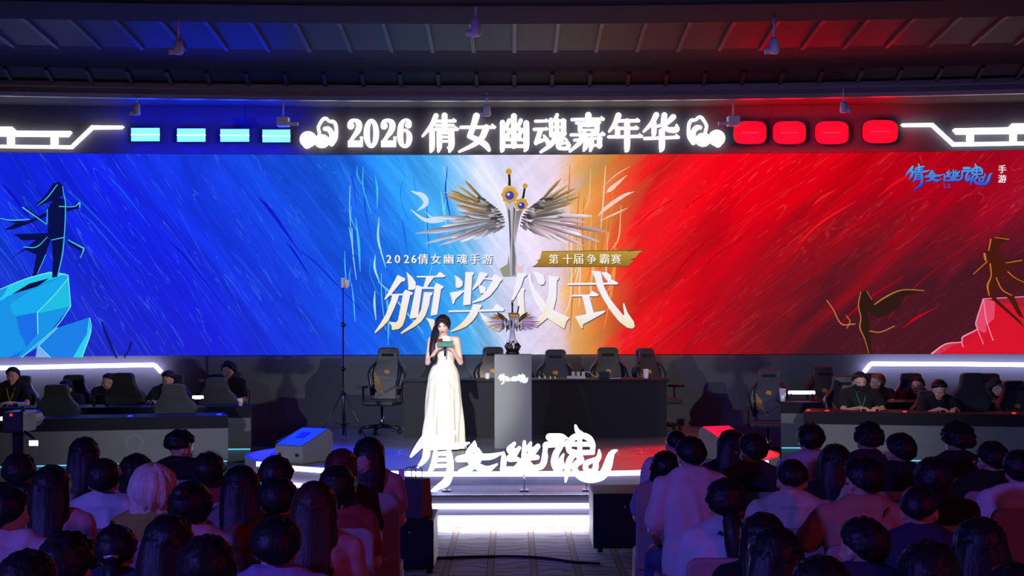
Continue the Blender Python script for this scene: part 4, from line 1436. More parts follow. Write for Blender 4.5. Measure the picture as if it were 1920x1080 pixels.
def seated(x, y, z0, ztop, yaw=0, label='', hyaw=0, hpitch=6, hroll=0, female=False, hair='short', hmat='hair', length=.4, shirt='white', group=None,
           lean=0.0, arms='lap', glasses=None, mask=False, cap=False, strap=False, face=False, tailclip=None, puff=1.0, trousers='trousers', skin='skin', vox=.011, lanyard=None, bald=False, sleeve=.62, seed=None, extra=None):
    seed = seed if seed is not None else int(abs(x * 1000) + y * 77)
    hs = ztop - z0
    k = (hs - .5 - .215) / (1.315 - .5 - .235)
    wf = .90 if female else 1.0
    ly = lambda z: lean * max(0, z - .55)
    T = lambda px, py, pz: Vector((px * wf, py + ly(warp(pz, k)), warp(pz, k)))
    headc = Vector((0, .012 + ly(hs - .125), hs - .138))
    H = head_matrix(headc, hyaw, hpitch, hroll)

    def torso(mb, g=0.0, top=1.05, bot=.47):
        prof = [(.47, .165, .115, 0), (.55, .172, .122, 0), (.68, .150, .108, -.012), (.80, .160, .112, -.018), (.92, .182, .112, -.020), (.99, .180, .096, -.022), (1.03, .130, .080, -.020), (1.06, .075, .066, -.014)]
        rings = []
        for z, rx, ry, cy in prof:
            if z < bot or z > top + .001:
                continue
            c = T(0, cy, z)
            rings.append([c + Vector((math.cos(2 * PI * q / 20) * (rx * wf + g), math.sin(2 * PI * q / 20) * (ry + g), 0)) for q in range(20)])
        mb.rings(rings)

    if arms == 'lap':
        A = {s: ([T(s * .178, -.015, .995), T(s * .235, .03, .74), Vector((s * .135 * wf, .24, .63))], Vector((-s * .35, .75, -.25)), Vector((0, 0, -1))) for s in (-1, 1)}
    elif arms == 'phone':
        A = {s: ([T(s * .178, -.015, .995), T(s * .215, .10, .74), Vector((s * .07 * wf, .30 + lean * .3, warp(.84, k)))], Vector((-s * .3, .6, .5)), Vector((-s * .6, -.4, .3))) for s in (-1, 1)}
    elif arms == 'desk':
        A = {s: ([T(s * .178, -.015, .995), T(s * .26, .20, .76), Vector((s * .10, .50, .80))], Vector((-s * .5, .8, 0)), Vector((0, 0, -1))) for s in (-1, 1)}
    else:                             # one hand up at the face
        A = {1: ([T(.178, -.015, .995), T(.235, .03, .74), Vector((.135, .24, .63))], Vector((-.35, .75, -.25)), Vector((0, 0, -1))),
             -1: ([T(-.178, -.015, .995), T(-.33, .05, .84), headc + Vector((-.10, .06, -.10))], Vector((.35, .25, .85)), Vector((1, 0, -.2)))}
    mb = MB()
    torso(mb)
    mb.caps([T(0, -.018, 1.03), headc + Vector((0, -.012, -.07))], [.062 * wf, .056 * wf], 12)
    add_head(mb, H, female)
    for s in (-1, 1):
        pts, hd, hn = A[s]
        mb.caps(pts, [.052 * wf, .040 * wf, .027 * wf], 10)
        mb.caps([pts[0], T(s * .06, -.018, 1.02)], [.05 * wf, .05 * wf], 10)
        mb.caps([T(s * .13, -.018, 1.012), T(0, -.016, 1.072)], [.042, .05 * wf], 10)
        add_hand(mb, pts[2], hd, hn, .55, .98, -s if arms != 'face' else -s)
        mb.caps([(s * .085, .0, .545), (s * .105, .385, .515), (s * .105, .375, .10)], [.078, .056, .038], 10)
        mb.caps([(s * .105, .375, .07), (s * .115, .49, .035)], [.036, .028], 8)
    o = blob(mb, 'person', M[skin], vox, None, 3)
    o.location = (x, y, z0)
    o.rotation_euler = (0, 0, R(yaw))
    tag(o, label, 'person', group)
    # shirt
    mb = MB()
    torso(mb, .016, 1.035 if not female else 1.03)
    for s in (-1, 1):
        mb.caps([T(s * .145, -.018, 1.010), T(s * .055, -.02, 1.052), T(0, -.02, 1.058)], [.060, .062 * wf, .064 * wf], 12)
    for s in (-1, 1):
        pts = A[s][0]
        e = pts[0].lerp(pts[1], sleeve) if sleeve <= 1 else pts[1].lerp(pts[2], sleeve - 1)
        chain = [T(s * .10, -.018, 1.0), pts[0], e] if sleeve <= 1 else [T(s * .10, -.018, 1.0), pts[0], pts[1], e]
        rr = [.062, .072 * wf, .066 * wf] if sleeve <= 1 else [.062, .070 * wf, .058 * wf, .044]
        mb.caps(chain, rr, 10)
    blob(mb, 'shirt', SH_M[shirt], .013, o, 3, fold=.012, fscale=8)
    # trousers and shoes
    mb = MB()
    mb.ball((0, .0, .53), (.185, .135, .085), 14, 8)
    for s in (-1, 1):
        mb.caps([(s * .085, .0, .545), (s * .105, .385, .515), (s * .105, .375, .12)], [.092, .070, .058], 10)
    blob(mb, 'trousers', M[trousers], .016, o, 3, fold=.008, fscale=9)
    for s in (-1, 1):
        b = MB()
        b.caps([(s * .105, .345, .045), (s * .112, .45, .042), (s * .116, .515, .034)], [.044, .044, .034], 10)
        b.box((s * .11, .43, .012), (.086, .25, .024))
        b.build('shoe', M['shoe'], o, True)
    # hair
    hm = M[hmat]
    if not bald:
        st_ = {'short': 'short', 'crop': 'crop', 'long': 'long', 'bob': 'bob', 'wig': 'wig', 'tail': 'long', 'shag': 'shag', 'bun': 'long'}[hair]
        mb = hair_cap(H, seed, 'short' if hair == 'tail' else st_, puff=puff)
        if hair == 'long':
            hair_fall(mb, H, seed, length, .108 * puff, .15)
        elif hair == 'bob':
            hair_fall(mb, H, seed, .22, .112 * puff, .06, 1.0)
        elif hair == 'wig':
            hair_fall(mb, H, seed, .21, .125 * puff, .055, .98)
        elif hair == 'tail':
            p0 = H @ Vector((0, -.10, .0))
            q = [p0, p0 + Vector((.01, -.05, -.05)), p0 + Vector((.03, -.07, -.16)), p0 + Vector((.06, -.06, -length * .7)), p0 + Vector((.05, -.05, -length))]
            mb.tube(q, [.026, .044, .056, .05, .012], 14)
        elif hair == 'bun':
            mb.ball((.0, -.095, .08), (.05, .05, .045), 12, 8, H)
        mb.build('hair', hm, o, True)
    else:
        mb = hair_cap(H, seed, 'crop', puff=.3)
        mb.build('hair', hm, o, True)
    if tailclip:
        b = MB()
        b.tube(xf(H, tailclip), [.008] * len(tailclip), 8)
        b.build('hair_clip', M['silver'], o, True)
    if extra == 'fur':
        b = MB()
        b.ball((-.062, -.105, -.040), (.048, .05, .058), 16, 12, H)
        for k in range(40):
            q = Vector((rnd.gauss(0, 1), rnd.gauss(0, 1), rnd.gauss(0, 1))).normalized()
            b.ball((-.062 + q.x * .044, -.105 + q.y * .046, -.040 + q.z * .054), .011, 6, 4, H)
        b.build('fur_ornament', SH_M['pink'], o, True)
    if face:
        add_face(H, o, lips=not mask)
    if glasses:
        b = MB()
        for s in (-1, 1):
            c = [H @ Vector((s * .035 + .024 * math.cos(2 * PI * q / 14), .100, .004 + .019 * math.sin(2 * PI * q / 14))) for q in range(15)]
            b.tube(c, .0026, 6, False)
            b.tube(xf(H, [(s * .059, .098, .008), (s * .082, .07, .012), (s * .088, -.01, .010)]), .0026, 6)
        b.tube(xf(H, [(-.011, .101, .006), (.011, .101, .006)]), .0026, 6)
        b.build('glasses', M['black_gloss'] if glasses == 'dark' else M['chrome'], o, True)
    if mask:
        b = MB()
        rg = []
        for zz, w, dd in ((-.012, .070, .100), (-.03, .072, .112), (-.055, .068, .108), (-.085, .055, .095), (-.105, .035, .07)):
            rg.append([H @ Vector((w * math.sin(a), dd * math.cos(a) * (1 if abs(a) < 1.2 else .9), zz)) for a in [(-1.5 + 3.0 * q / 12) for q in range(13)]])
        b.strip(rg[0], rg[1])
        for r0, r1 in zip(rg[1:], rg[2:]):
            b.strip(r0, r1)
        b.build('face_mask', M['black_cloth'], o, True)
    if cap:
        b = hair_cap(H, seed + 1, 'crop', puff=3.2)
        b2 = MB()
        rim = [H @ Vector((.088 * math.sin(a), .09 + .075 * math.cos(a) * 1.0, .052 - .012 * abs(a))) for a in [(-1.3 + 2.6 * q / 12) for q in range(13)]]
        rim0 = [H @ Vector((.082 * math.sin(a), .072 * math.cos(a), .060)) for a in [(-1.5 + 3.0 * q / 12) for q in range(13)]]
        dz = Vector((0, 0, .006))
        b.build('cap_crown', M['black_cloth'], o, True)
        b2.strip(rim, rim0, [p + dz for p in rim], [p + dz for p in rim0])
        b2.build('cap_brim', M['black_cloth'], o, True)
    if strap:
        b = MB()
        q = [T(.13 * strap, .06, 1.03), T(.10 * strap, -.085, 1.045), T(.0, -.150, .90), T(-.14 * strap, -.135, .70), T(-.20 * strap, -.03, .58)]
        up = []
        dn = []
        for p in bez([tuple(p) for p in q], 4):
            up.append(Vector(p) + Vector((.018, -.006, .012)))
            dn.append(Vector(p) + Vector((-.018, -.006, -.012)))
        b.strip(up, dn, [p + Vector((0, .006, 0)) for p in up], [p + Vector((0, .006, 0)) for p in dn])
        b.build('bag_strap', M['black_cloth'], o, True)
    if lanyard:
        b = MB()
        for s in (-1, 1):
            b.tube([T(s * .055, .02, 1.055), T(s * .06, .085, 1.0), T(s * .03, .118, .90), T(0, .128, .80)], .007, 6)
        b.build('lanyard', SH_M[lanyard], o, True)
    return o


SH_M = {k: pm('cloth_' + k, c, .9, bump=.25, bscale=40, var=.06) for k, c in {
    'white': (214, 208, 214), 'pale': (190, 180, 190), 'grey': (120, 118, 130), 'black': (26, 25, 30), 'charcoal': (52, 48, 56), 'olive': (150, 152, 70), 'pink': (196, 150, 156),
    'red': (150, 62, 62), 'navy': (44, 46, 80), 'cream': (206, 192, 180), 'violet': (150, 136, 190), 'green': (60, 150, 90), 'yellow': (190, 170, 60), 'orange': (190, 130, 110)}.items()}


def banquet_chair():
    root = empty('banquet_chair', (0, 0, 0), 'x', 'chair')
    b = MB()
    b.box((0, 0.01, .425), (.44, .42, .075))
    b.build('seat', M['chair_cover'], root, bevel=.02)
    b = MB()
    pr_ = [(-.215, .36), (-.215, .88)] + [(-.215 + .06 - .06 * math.cos(R(90) * q / 5), .90 + .055 * math.sin(R(90) * q / 5)) for q in range(1, 6)]
    pr_ += [(-x, z) for x, z in pr_[::-1]]
    f = lambda x, z, y: (x, y - .06 * (z - .4), z)
    b.prism([f(x, z, -.235) for x, z in pr_], [f(x, z, -.185) for x, z in pr_])
    b.build('backrest', M['chair_cover'], root, bevel=.012)
    b = MB()
    rr_ = [[Vector((sx * w, sy * d + .01, z)) for sx, sy in ((-1, -1), (1, -1), (1, 1), (-1, 1))] for z, w, d in ((.40, .222, .212), (.2, .226, .216), (.06, .232, .222))]
    b.rings(rr_)
    b.build('skirt', M['chair_cover'], root)
    for sx in (-1, 1):
        for sy in (-1, 1):
            b = MB()
            b.tube([(sx * .19, sy * .18, .10), (sx * .195, sy * .19, 0)], .013, 8)
            b.build('leg', M['metal'], root)
    return root


CHAIR = banquet_chair()
CH_N = [0]


def place_chair(x, y, rz, label, group='covered banquet chairs of the audience'):
    if CH_N[0] == 0:
        CH_N[0] = 1
        CHAIR.location = (x, y, 0)
        CHAIR.rotation_euler = (0, 0, rz)
        tag(CHAIR, label, 'chair', group)
        return CHAIR
    return dup(CHAIR, (x, y, 0), rz, label, group)


AUD = []


def aud(px, ytop, Y, label, chair=None, **kw):
    p = P(px, ytop, Y)
    crz = kw.pop('crz', None)
    kw.setdefault('arms', 'phone' if (int(px) % 3 == 0) else 'lap')
    o = seated(p.x, Y, 0.0, p.z, label=label, yaw=kw.pop('yaw', -p.x * 2.0), group='seated audience', **kw)
    ca = chair or label
    place_chair(p.x, Y, R(-p.x * 2.0) if crz is None else R(crz), chair or ('pale covered chair under ' + short(label)))
    return o


def short(label):
    w = label.replace('person in ', 'the person in ').replace('person with ', 'the person with ').split()
    return ' '.join(w[:11])


# left block of the audience
aud(337, 808, 11.0, 'person with tousled black hair turned sideways, black shirt, before the grey desk panel', shirt='black', hair='shag', hyaw=-55, hpitch=24, face=True, puff=.7)
aud(158, 820, 10.2, 'person with long dark hair in a pale top, below the left desk', shirt='pale', hair='long', female=True, length=.42)
aud(691, 820, 10.2, 'person with long black hair and a furry pink ear ornament beside the aisle', shirt='pink', hair='long', female=True, length=.36, hyaw=18, extra='fur',
    chair='pale covered chair under the person with the furry ear ornament')
aud(640, 842, 9.4, 'person with long reddish hair facing the standing tripod', shirt='charcoal', hair='long', hmat='hair_red', female=True, length=.42)
aud(391, 851, 9.7, 'person with black hair and a red top between the blonde wig and the floor monitor', shirt='red', hair='bob')
aud(255, 853, 9.5, 'person with a dark bob and violet top just behind the tousled black hair', shirt='violet', hair='bob', female=True)
aud(36, 852, 9.4, 'dark-haired person in black beside the video camera on its tripod', shirt='black', hair='short', puff=1.3, arms='phone')
aud(194, 861, 8.55, 'person with neat short black hair in a white shirt, just left of the blonde wig', shirt='white', hair='short')
aud(517, 856, 8.7, 'person with rounded dark hair in front of the blue floor monitor', shirt='navy', hair='short', puff=1.1)
aud(288, 880, 8.1, 'person in a shaggy pale blonde wig and olive shirt', shirt='olive', hair='wig', hmat='hair_blonde', female=True, puff=1.0)
aud(96, 873, 7.9, 'person with very long black hair and a silver ear ornament in a reddish top', shirt='pink', hair='long', female=True, length=.46,
    tailclip=[(.085, -.03, -.06), (.087, -.03, -.10), (.085, -.03, -.14)])
aud(452, 873, 8.3, 'person with long dark hair in a blue-grey top beside the bright stage strip', shirt='grey', hair='long', female=True, length=.46)
aud(521, 895, 7.6, 'person with short dark hair in a red shirt between two long-haired heads', shirt='red', hair='short')
aud(632, 876, 8.55, 'dark-haired person with a burgundy top close behind the reddish hair', shirt='red', hair='bob', female=True)
aud(590, 904, 6.95, 'person with long brown hair in a pink sleeve holding a white pen', shirt='pink', hair='long', hmat='hair_brown', female=True, length=.50, sleeve=1.5, arms='lap',
    chair='pale covered chair under the person holding a white pen')
aud(358, 904, 7.2, 'person with dark tied hair and a pinkish top, right of the blonde wig', shirt='pink', hair='bun', female=True, hyaw=-20)
aud(16, 913, 7.0, 'person with short dark hair and red-lit neck at the left edge, pale shirt', shirt='pale', hair='short', hyaw=-25)
aud(217, 986, 7.0, 'short person with a small ponytail held by a pale band, below the white shirt', shirt='navy', hair='tail', female=True, length=.14, tailclip=[(-.03, -.118, .0), (0, -.128, .004), (.03, -.118, .0)])
aud(316, 967, 6.2, 'person with a wide fall of long black hair under the blonde wig', shirt='navy', hair='long', female=True, length=.42, puff=1.12)
aud(128, 1002, 5.6, 'person with thick short black hair and a red-lit ear, largest head near the lower left', shirt='navy', hair='short', puff=1.35, hyaw=-15)
aud(50, 1033, 4.9, 'dark-haired person lowest in the left corner', shirt='black', hair='short')
aud(388, 1008, 5.5, 'dark-haired person half hidden behind the nearest short black hair', shirt='navy', hair='bob')
aud(518, 972, 6.2, 'person with full short black hair in a lavender shirt near the pale chair backs', shirt='violet', hair='short', puff=1.25,
    chair='pale covered chair under the person in a lavender shirt')

# right block of the audience
aud(1268, 802, 11.5, 'close-cropped balding person in a white shirt by the aisle', shirt='white', bald=True, arms='lap')
aud(1371, 806, 11.0, 'person with long black hair in front of the red floor monitor', shirt='black', hair='long', female=True, length=.46)
aud(1520, 795, 11.0, 'person with bowl-cut black hair and a pale violet shirt before the grey desk panel', shirt='pale', hair='short', puff=1.15)
aud(1628, 795, 11.0, 'person with swept-up black hair in a dark shirt, below the masked player', shirt='charcoal', hair='shag', puff=.8, hyaw=12)
aud(1795, 797, 11.0, 'person with curly dark hair looking sideways, below the player at the far end', shirt='black', hair='shag', puff=1.1, hyaw=22)
aud(1410, 812, 10.2, 'person with short dark hair and dark glasses in a charcoal shirt', shirt='charcoal', hair='short', hyaw=24, glasses='dark')
aud(1295, 819, 9.7, 'person with neat black hair in a large white tee and jeans beside the aisle', shirt='white', hair='short', trousers='denim', sleeve=.8, yaw=14, crz=88)
aud(1687, 813, 10.2, 'person with silver glasses and round black hair in a black shirt', shirt='black', hair='short', hyaw=28, glasses='light', puff=1.1)
aud(1858, 829, 10.2, 'person with dark hair and glasses in black, near the right edge of the desk', shirt='black', hair='short', hyaw=26, glasses='light', puff=1.2)
aud(1248, 848, 10.75, 'person with a black chin-length bob nearest the subwoofer', shirt='violet', hair='bob', female=True)
aud(1566, 833, 9.4, 'person with straight long black hair between two short-haired heads', shirt='black', hair='long', female=True, length=.44)
aud(1912, 846, 9.3, 'person in a white shirt with a dark bag strap at the right edge', shirt='white', hair='short', strap=1, puff=1.2)
aud(1485, 859, 8.5, 'person with close-cropped black hair in a cream tee', shirt='cream', hair='crop', sleeve=.75, puff=2.0)
aud(1616, 858, 7.9, 'person with dark glasses and a raised hand, strap over an orange shirt', shirt='orange', hair='short', hyaw=30, glasses='dark', strap=1, arms='face', puff=1.25)
aud(1750, 860, 8.6, 'person with plain dark hair in black, behind the undercut hair', shirt='black', hair='bob')
aud(1362, 899, 7.5, 'person with a long black ponytail and a dark strap across a white tee', shirt='white', hair='tail', female=True, length=.50, strap=-.6, puff=1.2)
aud(1725, 908, 7.1, 'person with undercut dark hair and a dark shirt', shirt='navy', hair='crop', puff=2.0, hyaw=-16)
aud(1430, 962, 6.7, 'person with black hair and a small shiny hair clip', shirt='black', hair='long', female=True, length=.40, tailclip=[(-.062, -.06, .075), (-.04, -.08, .085), (-.015, -.095, .09)])
aud(1455, 990, 5.8, 'person with a broad fall of long black hair, lowest beside the ponytail', shirt='navy', hair='long', female=True, length=.44, puff=1.1)
aud(1616, 973, 6.4, 'person with black hair looking sideways, pale cheek lit, below the raised hand', shirt='navy', hair='short', hyaw=35, puff=1.2)
aud(1838, 972, 6.1, 'person with long dark hair below the white shirt with the strap', shirt='charcoal', hair='long', female=True, length=.46, puff=1.1)
aud(1741, 1020, 5.2, 'person with rounded dark hair lowest in the right block', shirt='navy', hair='short', puff=1.3)
aud(1540, 1043, 5.0, 'dark-haired person in a dark top at the bottom edge, right of the long hair', shirt='black', hair='short')
aud(1905, 1063, 4.5, 'dark head barely showing in the lower right corner', shirt='black', hair='bob')

# free chairs by the aisle
for px, Y, lab in ((650, 7.85, 'pale covered chair standing empty behind the burgundy top'), ):
    place_chair(P(px, 1017, Y).x - .1, Y, 0, lab)

# ---------------------------------------------------------------- the presenter
def presenter():
    bx, by = P(833, 845, 19.3).x, 19.3
    mb = MB()
    prof = [(.05, .10, .09, 0), (.5, .13, .10, 0), (.80, .160, .112, 0), (.92, .168, .115, 0), (1.07, .118, .088, 0), (1.19, .132, .094, .005), (1.27, .142, .108, .012), (1.34, .150, .085, 0), (1.385, .120, .065, -.005), (1.41, .062, .055, -.008)]
    mb.rings([[Vector((rx * math.cos(2 * PI * q / 24), cy + ry * math.sin(2 * PI * q / 24), z)) for q in range(24)] for z, rx, ry, cy in prof])
    hc = Vector((.012, .035, 1.545))
    H = head_matrix(hc, -8, 16, 3)
    mb.caps([(0, -.008, 1.38), (0.004, .012, 1.47)], [.052, .047], 12)
    add_head(mb, H, True)
    for s in (-1, 1):
        sh, el, wr = Vector((s * .158, -.008, 1.365)), Vector((s * .205, .06, 1.085)), Vector((s * .098, .215, 1.245))
        mb.caps([(s * .07, -.008, 1.375), sh], [.04, .046], 10)
        mb.caps([sh, sh.lerp(el, .5), el, wr], [.044, .038, .033, .022], 10)
        add_hand(mb, wr, (-s * .55, .45, .62), (-s * .3, -.9, .35), .75, .9, s, .009)
        mb.caps([(s * .07, .02, .12), (s * .075, .10, .05)], [.04, .03], 8)
    o = blob(mb, 'person', M['skin_fair'], .0065, None, 4)
    o.location = (bx, by, ST)
    o.rotation_euler = (0, 0, PI + R(4))
    tag(o, 'woman presenter in a long cream gown reading from a cue card on stage', 'person')
    # gown: gathered at one hip, falling in soft folds
    rings = []
    n = 96
    pr_ = [(.015, .262, .225), (.12, .255, .215), (.30, .242, .198), (.50, .228, .180), (.68, .214, .160), (.82, .200, .144), (.92, .190, .134), (1.00, .165, .115), (1.06, .134, .100), (1.12, .131, .099), (1.19, .142, .106), (1.255, .154, .124), (1.30, .152, .112), (1.325, .150, .100)]
    dense = bez(pr_, 4)
    for z, rx, ry in dense:
        ring = []
        for q in range(n):
            a = 2 * PI * q / n
            w = max(0, min(1, (1.02 - z) / .75))
            sw = math.sin(a) * .9
            f_ = .020 * w * math.sin(a * 9 + 2.2 * sw + z * 3.0) + .012 * w * math.sin(a * 17 - z * 5)
            dr = .010 * math.exp(-((z - .80) / .16) ** 2) * math.sin(38 * z + 3.2 * abs(math.cos(a)) * 3)
            f_ += dr * max(0, math.sin(a))
            ring.append(Vector(((rx + f_) * math.cos(a), (.004 if z < 1.15 else .010) + (ry + f_) * math.sin(a), z)))
        rings.append(ring)
    b = MB()
    b.rings(rings, cap=False)
    g_ = b.build('gown', GOWN, o, True)
    # hair: side parting, gathered over one shoulder
    mb = hair_cap(H, 5, 'long', puff=.9)
    hp = H @ Vector((.0, 0, 0))
    mb.caps(xf(H, [(.065, -.02, .02), (.086, -.005, -.05)]) + [hp + Vector((.105, -.005, -.13))], [.045, .036, .034], 10)
    mb.tube(bez([tuple(hp + Vector(v)) for v in ((.075, -.05, -.02), (.098, -.015, -.10), (.115, .05, -.20), (.125, .085, -.31), (.118, .085, -.42), (.112, .08, -.48))], 4), [.045] * 4 + [.05] * 5 + [.052] * 4 + [.05] * 4 + [.04, .034, .025, .008], 14)
    mb.tube(bez([tuple(H @ Vector(v)) for v in ((.01, .088, .085), (.045, .086, .065), (.076, .055, .02), (.084, .03, -.04))], 4), [.008, .012, .015, .016, .018, .02, .02, .02, .02, .02, .018, .016, .012], 10)
    mb.tube(bez([tuple(H @ Vector(v)) for v in ((.01, .088, .085), (-.04, .088, .062), (-.074, .055, .015), (-.080, .035, -.045))], 4), [.008, .012, .015, .016, .018, .018, .018, .018, .018, .016, .014, .01, .006], 10)
    mb.build('hair', M['hair'], o, True)
    b = MB()
    for k in range(6):
        a = 2 * PI * k / 6
        b.ball((.098 + .004 * (k % 2), -.01 + .018 * math.cos(a), .01 + .018 * math.sin(a)), .012, 8, 6, H)
    b.build('hair_flower', SH_M['violet'], o, True)
    add_face(H, o, closed=True)
    # what she holds
    Mo = o.matrix_basis if False else Matrix.Translation((bx, by, ST)) @ Matrix.Rotation(PI + R(4), 4, 'Z')
    c = Mo @ Vector((-.005, .30, 1.325))
    rot = (Matrix.Rotation(PI + R(4), 3, 'Z') @ Matrix.Rotation(R(32), 3, 'X'))
    card = empty('cue_card', c, 'folded teal cue card held up in both hands of the presenter', 'card')
    b = MB().box((0, 0, 0), (.20, .006, .085), rot)
    b.build('card_cover', M['card_teal'], card)
    b = MB().box(rot @ Vector((.03, .003, .045)), (.13, .005, .05), rot)
    b.build('dark_fold', M['card_red'], card)
    wc = Mo @ Vector((-.02, .315, 1.385))
    wcard = empty('script_card', wc, 'small white script card standing above the teal cue card', 'card')
    MB().box((0, 0, 0), (.085, .006, .07), rot).build('sheet', M['card_white'], wcard)
    mc = Mo @ Vector((-.005, .275, 1.245))
    mic = empty('handheld_microphone', mc, 'black handheld microphone gripped under the cue card', 'microphone')
    b = MB()
    b.tube([Vector((0, 0, -.075)), Vector((0, 0, .05))], [.011, .015], 12)
    b.build('handle', M['black_gloss'], mic, True)
    MB().ball((0, 0, .066), .022, 12, 8).build('grille', M['metal'], mic, True)


GOWN = pm('cream_satin', (244, 238, 214), .38, var=.03, spec=.5, sheen=.2)
presenter()


# ---------------------------------------------------------------- gaming chairs
def gaming_chair():
    root = empty('gaming_chair', (0, 0, 0), 'x', 'chair')
    prof = [(-.12, .46), (-.20, .50), (-.235, .60), (-.225, .72), (-.275, .86), (-.265, .95), (-.185, 1.06), (-.155, 1.14), (-.150, 1.22), (-.125, 1.255), (-.08, 1.265)]
    prof = bez(prof, 4)
    out = prof + [(-x, z) for x, z in prof[::-1]]
    f = lambda x, z, y: (x, y - .24 * (z - .45) * .6 + (.35 * x * x), z)
    b = MB()
    b.prism([f(x, z, -.20) for x, z in out], [f(x, z, -.29) for x, z in out])
    b.build('backrest', M['leather'], root, bevel=.02)
    for s in (-1, 1):
        b = MB()
        b.tube([f(s * x, z, -.185) for x, z in ((.20, .55), (.21, .68), (.245, .86), (.225, .95), (.165, 1.04))], [.03, .038, .045, .035, .015], 8)
        b.build('side_bolster', M['leather2'], root, True)
    hb = MB().box(f(0, 1.15, -.186), (.18, .03, .045), Matrix.Rotation(R(8), 3, 'X'))
    hb.build('headrest_slot', M['black_cloth'], root, bevel=.01)
    b = MB()
    y0 = lambda z: -.195 - .144 * (z - .45)
    b.prism([f(x, z, -.178) for x, z in ((-.02, .93), (.02, .93), (.045, .90), (0, .83), (-.045, .90))], [f(x, z, -.205) for x, z in ((-.02, .93), (.02, .93), (.045, .90), (0, .83), (-.045, .90))])
    for k in range(5):
        zz = .56 + .05 * k
        b.prism([f(x, z, -.178) for x, z in ((.02 + .02 * k, zz), (.18, zz + .11), (.18, zz + .135), (.02 + .02 * k, zz + .022))], [f(x, z, -.205) for x, z in ((.02 + .02 * k, zz), (.18, zz + .11), (.18, zz + .135), (.02 + .02 * k, zz + .022))])
    b.build('yellow_emblem', M['yellow'], root)
    b = MB()
    b.box((0, .02, .455), (.46, .46, .09))
    b.build('seat', M['leather'], root, bevel=.035)
    for s in (-1, 1):
        b = MB()
        b.tube([(s * .24, -.02, .42), (s * .285, -.02, .45), (s * .285, -.02, .66)], .018, 8)
        b.box((s * .285, .02, .68), (.085, .27, .035))
        b.build('armrest', M['black_gloss'], root, bevel=.008)
    b = MB()
    b.tube([(0, 0, .10), (0, 0, .26), (0, 0, .26), (0, 0, .41)], [.03, .03, .02, .02], 12)
    b.build('gas_lift', M['chrome'], root, True)
    b = MB()
    for k in range(5):
        a = 2 * PI * k / 5 + .3
        b.tube([(0, 0, .11), (.16 * math.cos(a), .16 * math.sin(a), .10), (.31 * math.cos(a), .31 * math.sin(a), .075)], [.035, .028, .018], 8)
    b.build('star_base', M['black_gloss'], root, True)
    for k in range(5):
        a = 2 * PI * k / 5 + .3
        b = MB()
        c, t = Vector((.31 * math.cos(a), .31 * math.sin(a), .03)), Vector((-math.sin(a), math.cos(a), 0))
        b.tube([c - t * .022, c + t * .022], .03, 12)
        b.build('caster', M['black'], root, True)
    return root


GC = gaming_chair()
GN = [0]


def gchair(px, pyt, Y, base, rz, label, group):
    """px, pyt: top of the chair in the photo; the seat lift follows from it"""
    p = P(px, pyt, Y)
    s = (p.z - base) / 1.265
    global GCN
    if GN[0] == 0:
        GN[0] = 1
        GC.location = (p.x, Y, base)
        GC.rotation_euler = (0, 0, R(rz))
        tag(GC, label, 'chair', group)
        o = GC
    else:
        o = dup(GC, (p.x, Y, base), R(rz), label, group)
    s = max(.88, min(1.08, s))
    o.scale = (1, 1, s)
    return o


PL = 0.12
# facing the hall (away from the wall)
gt = 'gaming chairs at the stage table'
gchair(716, 652, 22.0, ST, 168, 'black gaming chair with yellow stripes left of the stage table', gt)
gchair(924, 651, 22.35, ST, 180, 'gaming chair at the stage table half hidden by the grey podium', gt)
gchair(1040, 656, 22.35, ST, 176, 'gaming chair just right of the podium, behind the dark stage table', gt)
gchair(1144, 652, 22.3, ST, 182, 'broad gaming chair behind the white plugs on the stage table', gt)
gchair(1238, 653, 22.35, ST, 215, 'gaming chair turned sideways behind the white cup', gt)
gl = 'gaming chairs at the blue side desks'
gchair(118, 724, 19.85, PL, 4, 'gaming chair in front of the person looking down in blue light', gl)
gchair(250, 697, 21.8, PL, -8, 'tallest gaming chair beside the pale face at the blue end', gl)
gchair(340, 718, 20.05, PL, -3, 'grey-backed gaming chair nearest the inner end of the front blue desk', gl)
gchair(420, 706, 21.95, PL, -6, 'gaming chair before the bright-eyed player at the inner blue desk', gl)
gr = 'gaming chairs at the red side desks'
gchair(1440, 691, 21.7, PL, 168, 'empty gaming chair with a gold diamond emblem at the end of the red side desk', gr)
gchair(1556, 688, 22.3, PL, 186, 'black gaming chair against the wall above the white light bar', gr)
gchair(1592, 706, 20.2, PL, 180, 'gaming chair of the masked player', gr)
gchair(1802, 697, 19.9, PL, 6, 'wide grey gaming chair right of the player looking down', gr)
gchair(1926, 716, 19.62, PL, 190, 'black gaming chair at the right edge with red light on it', gr)


# ---------------------------------------------------------------- desks
def desk(inner, length, ang, sgn, label, zt_, group, depth=.7):
    """inner: front inner corner on the floor; the desk runs outwards along ang"""
    o = empty('player_desk', inner, label, 'desk', R(ang), group)
    L_ = length * sgn
    zb = .0
    cx = L_ / 2
    MB().box((cx, depth / 2, zt_ - .015), (length, depth, .03)).build('desktop', M['desk_band'], o, bevel=.006)
    MB().box((cx, .01, zt_ - .08), (length, .05, .13)).build('black_band', M['desk_band'], o)
    MB().box((cx, .03, (.19 + zt_ - .145) / 2), (length, .03, zt_ - .145 - .19)).build('front_panel', M['desk_panel'], o)
    MB().box((cx, .05, .185), (length - .02, .03, .02)).build('cyan_strip', E_CYAN, o)
    MB().box((cx, .10, .085), (length - .02, .03, .17)).build('kick_panel', M['desk_panel'], o)
    for q in (.02, .98):
        MB().box((L_ * q, depth / 2 + .06, zt_ / 2 - .03), (.04, depth - .14, zt_ - .06)).build('end_panel', M['desk_panel'], o)
    return o


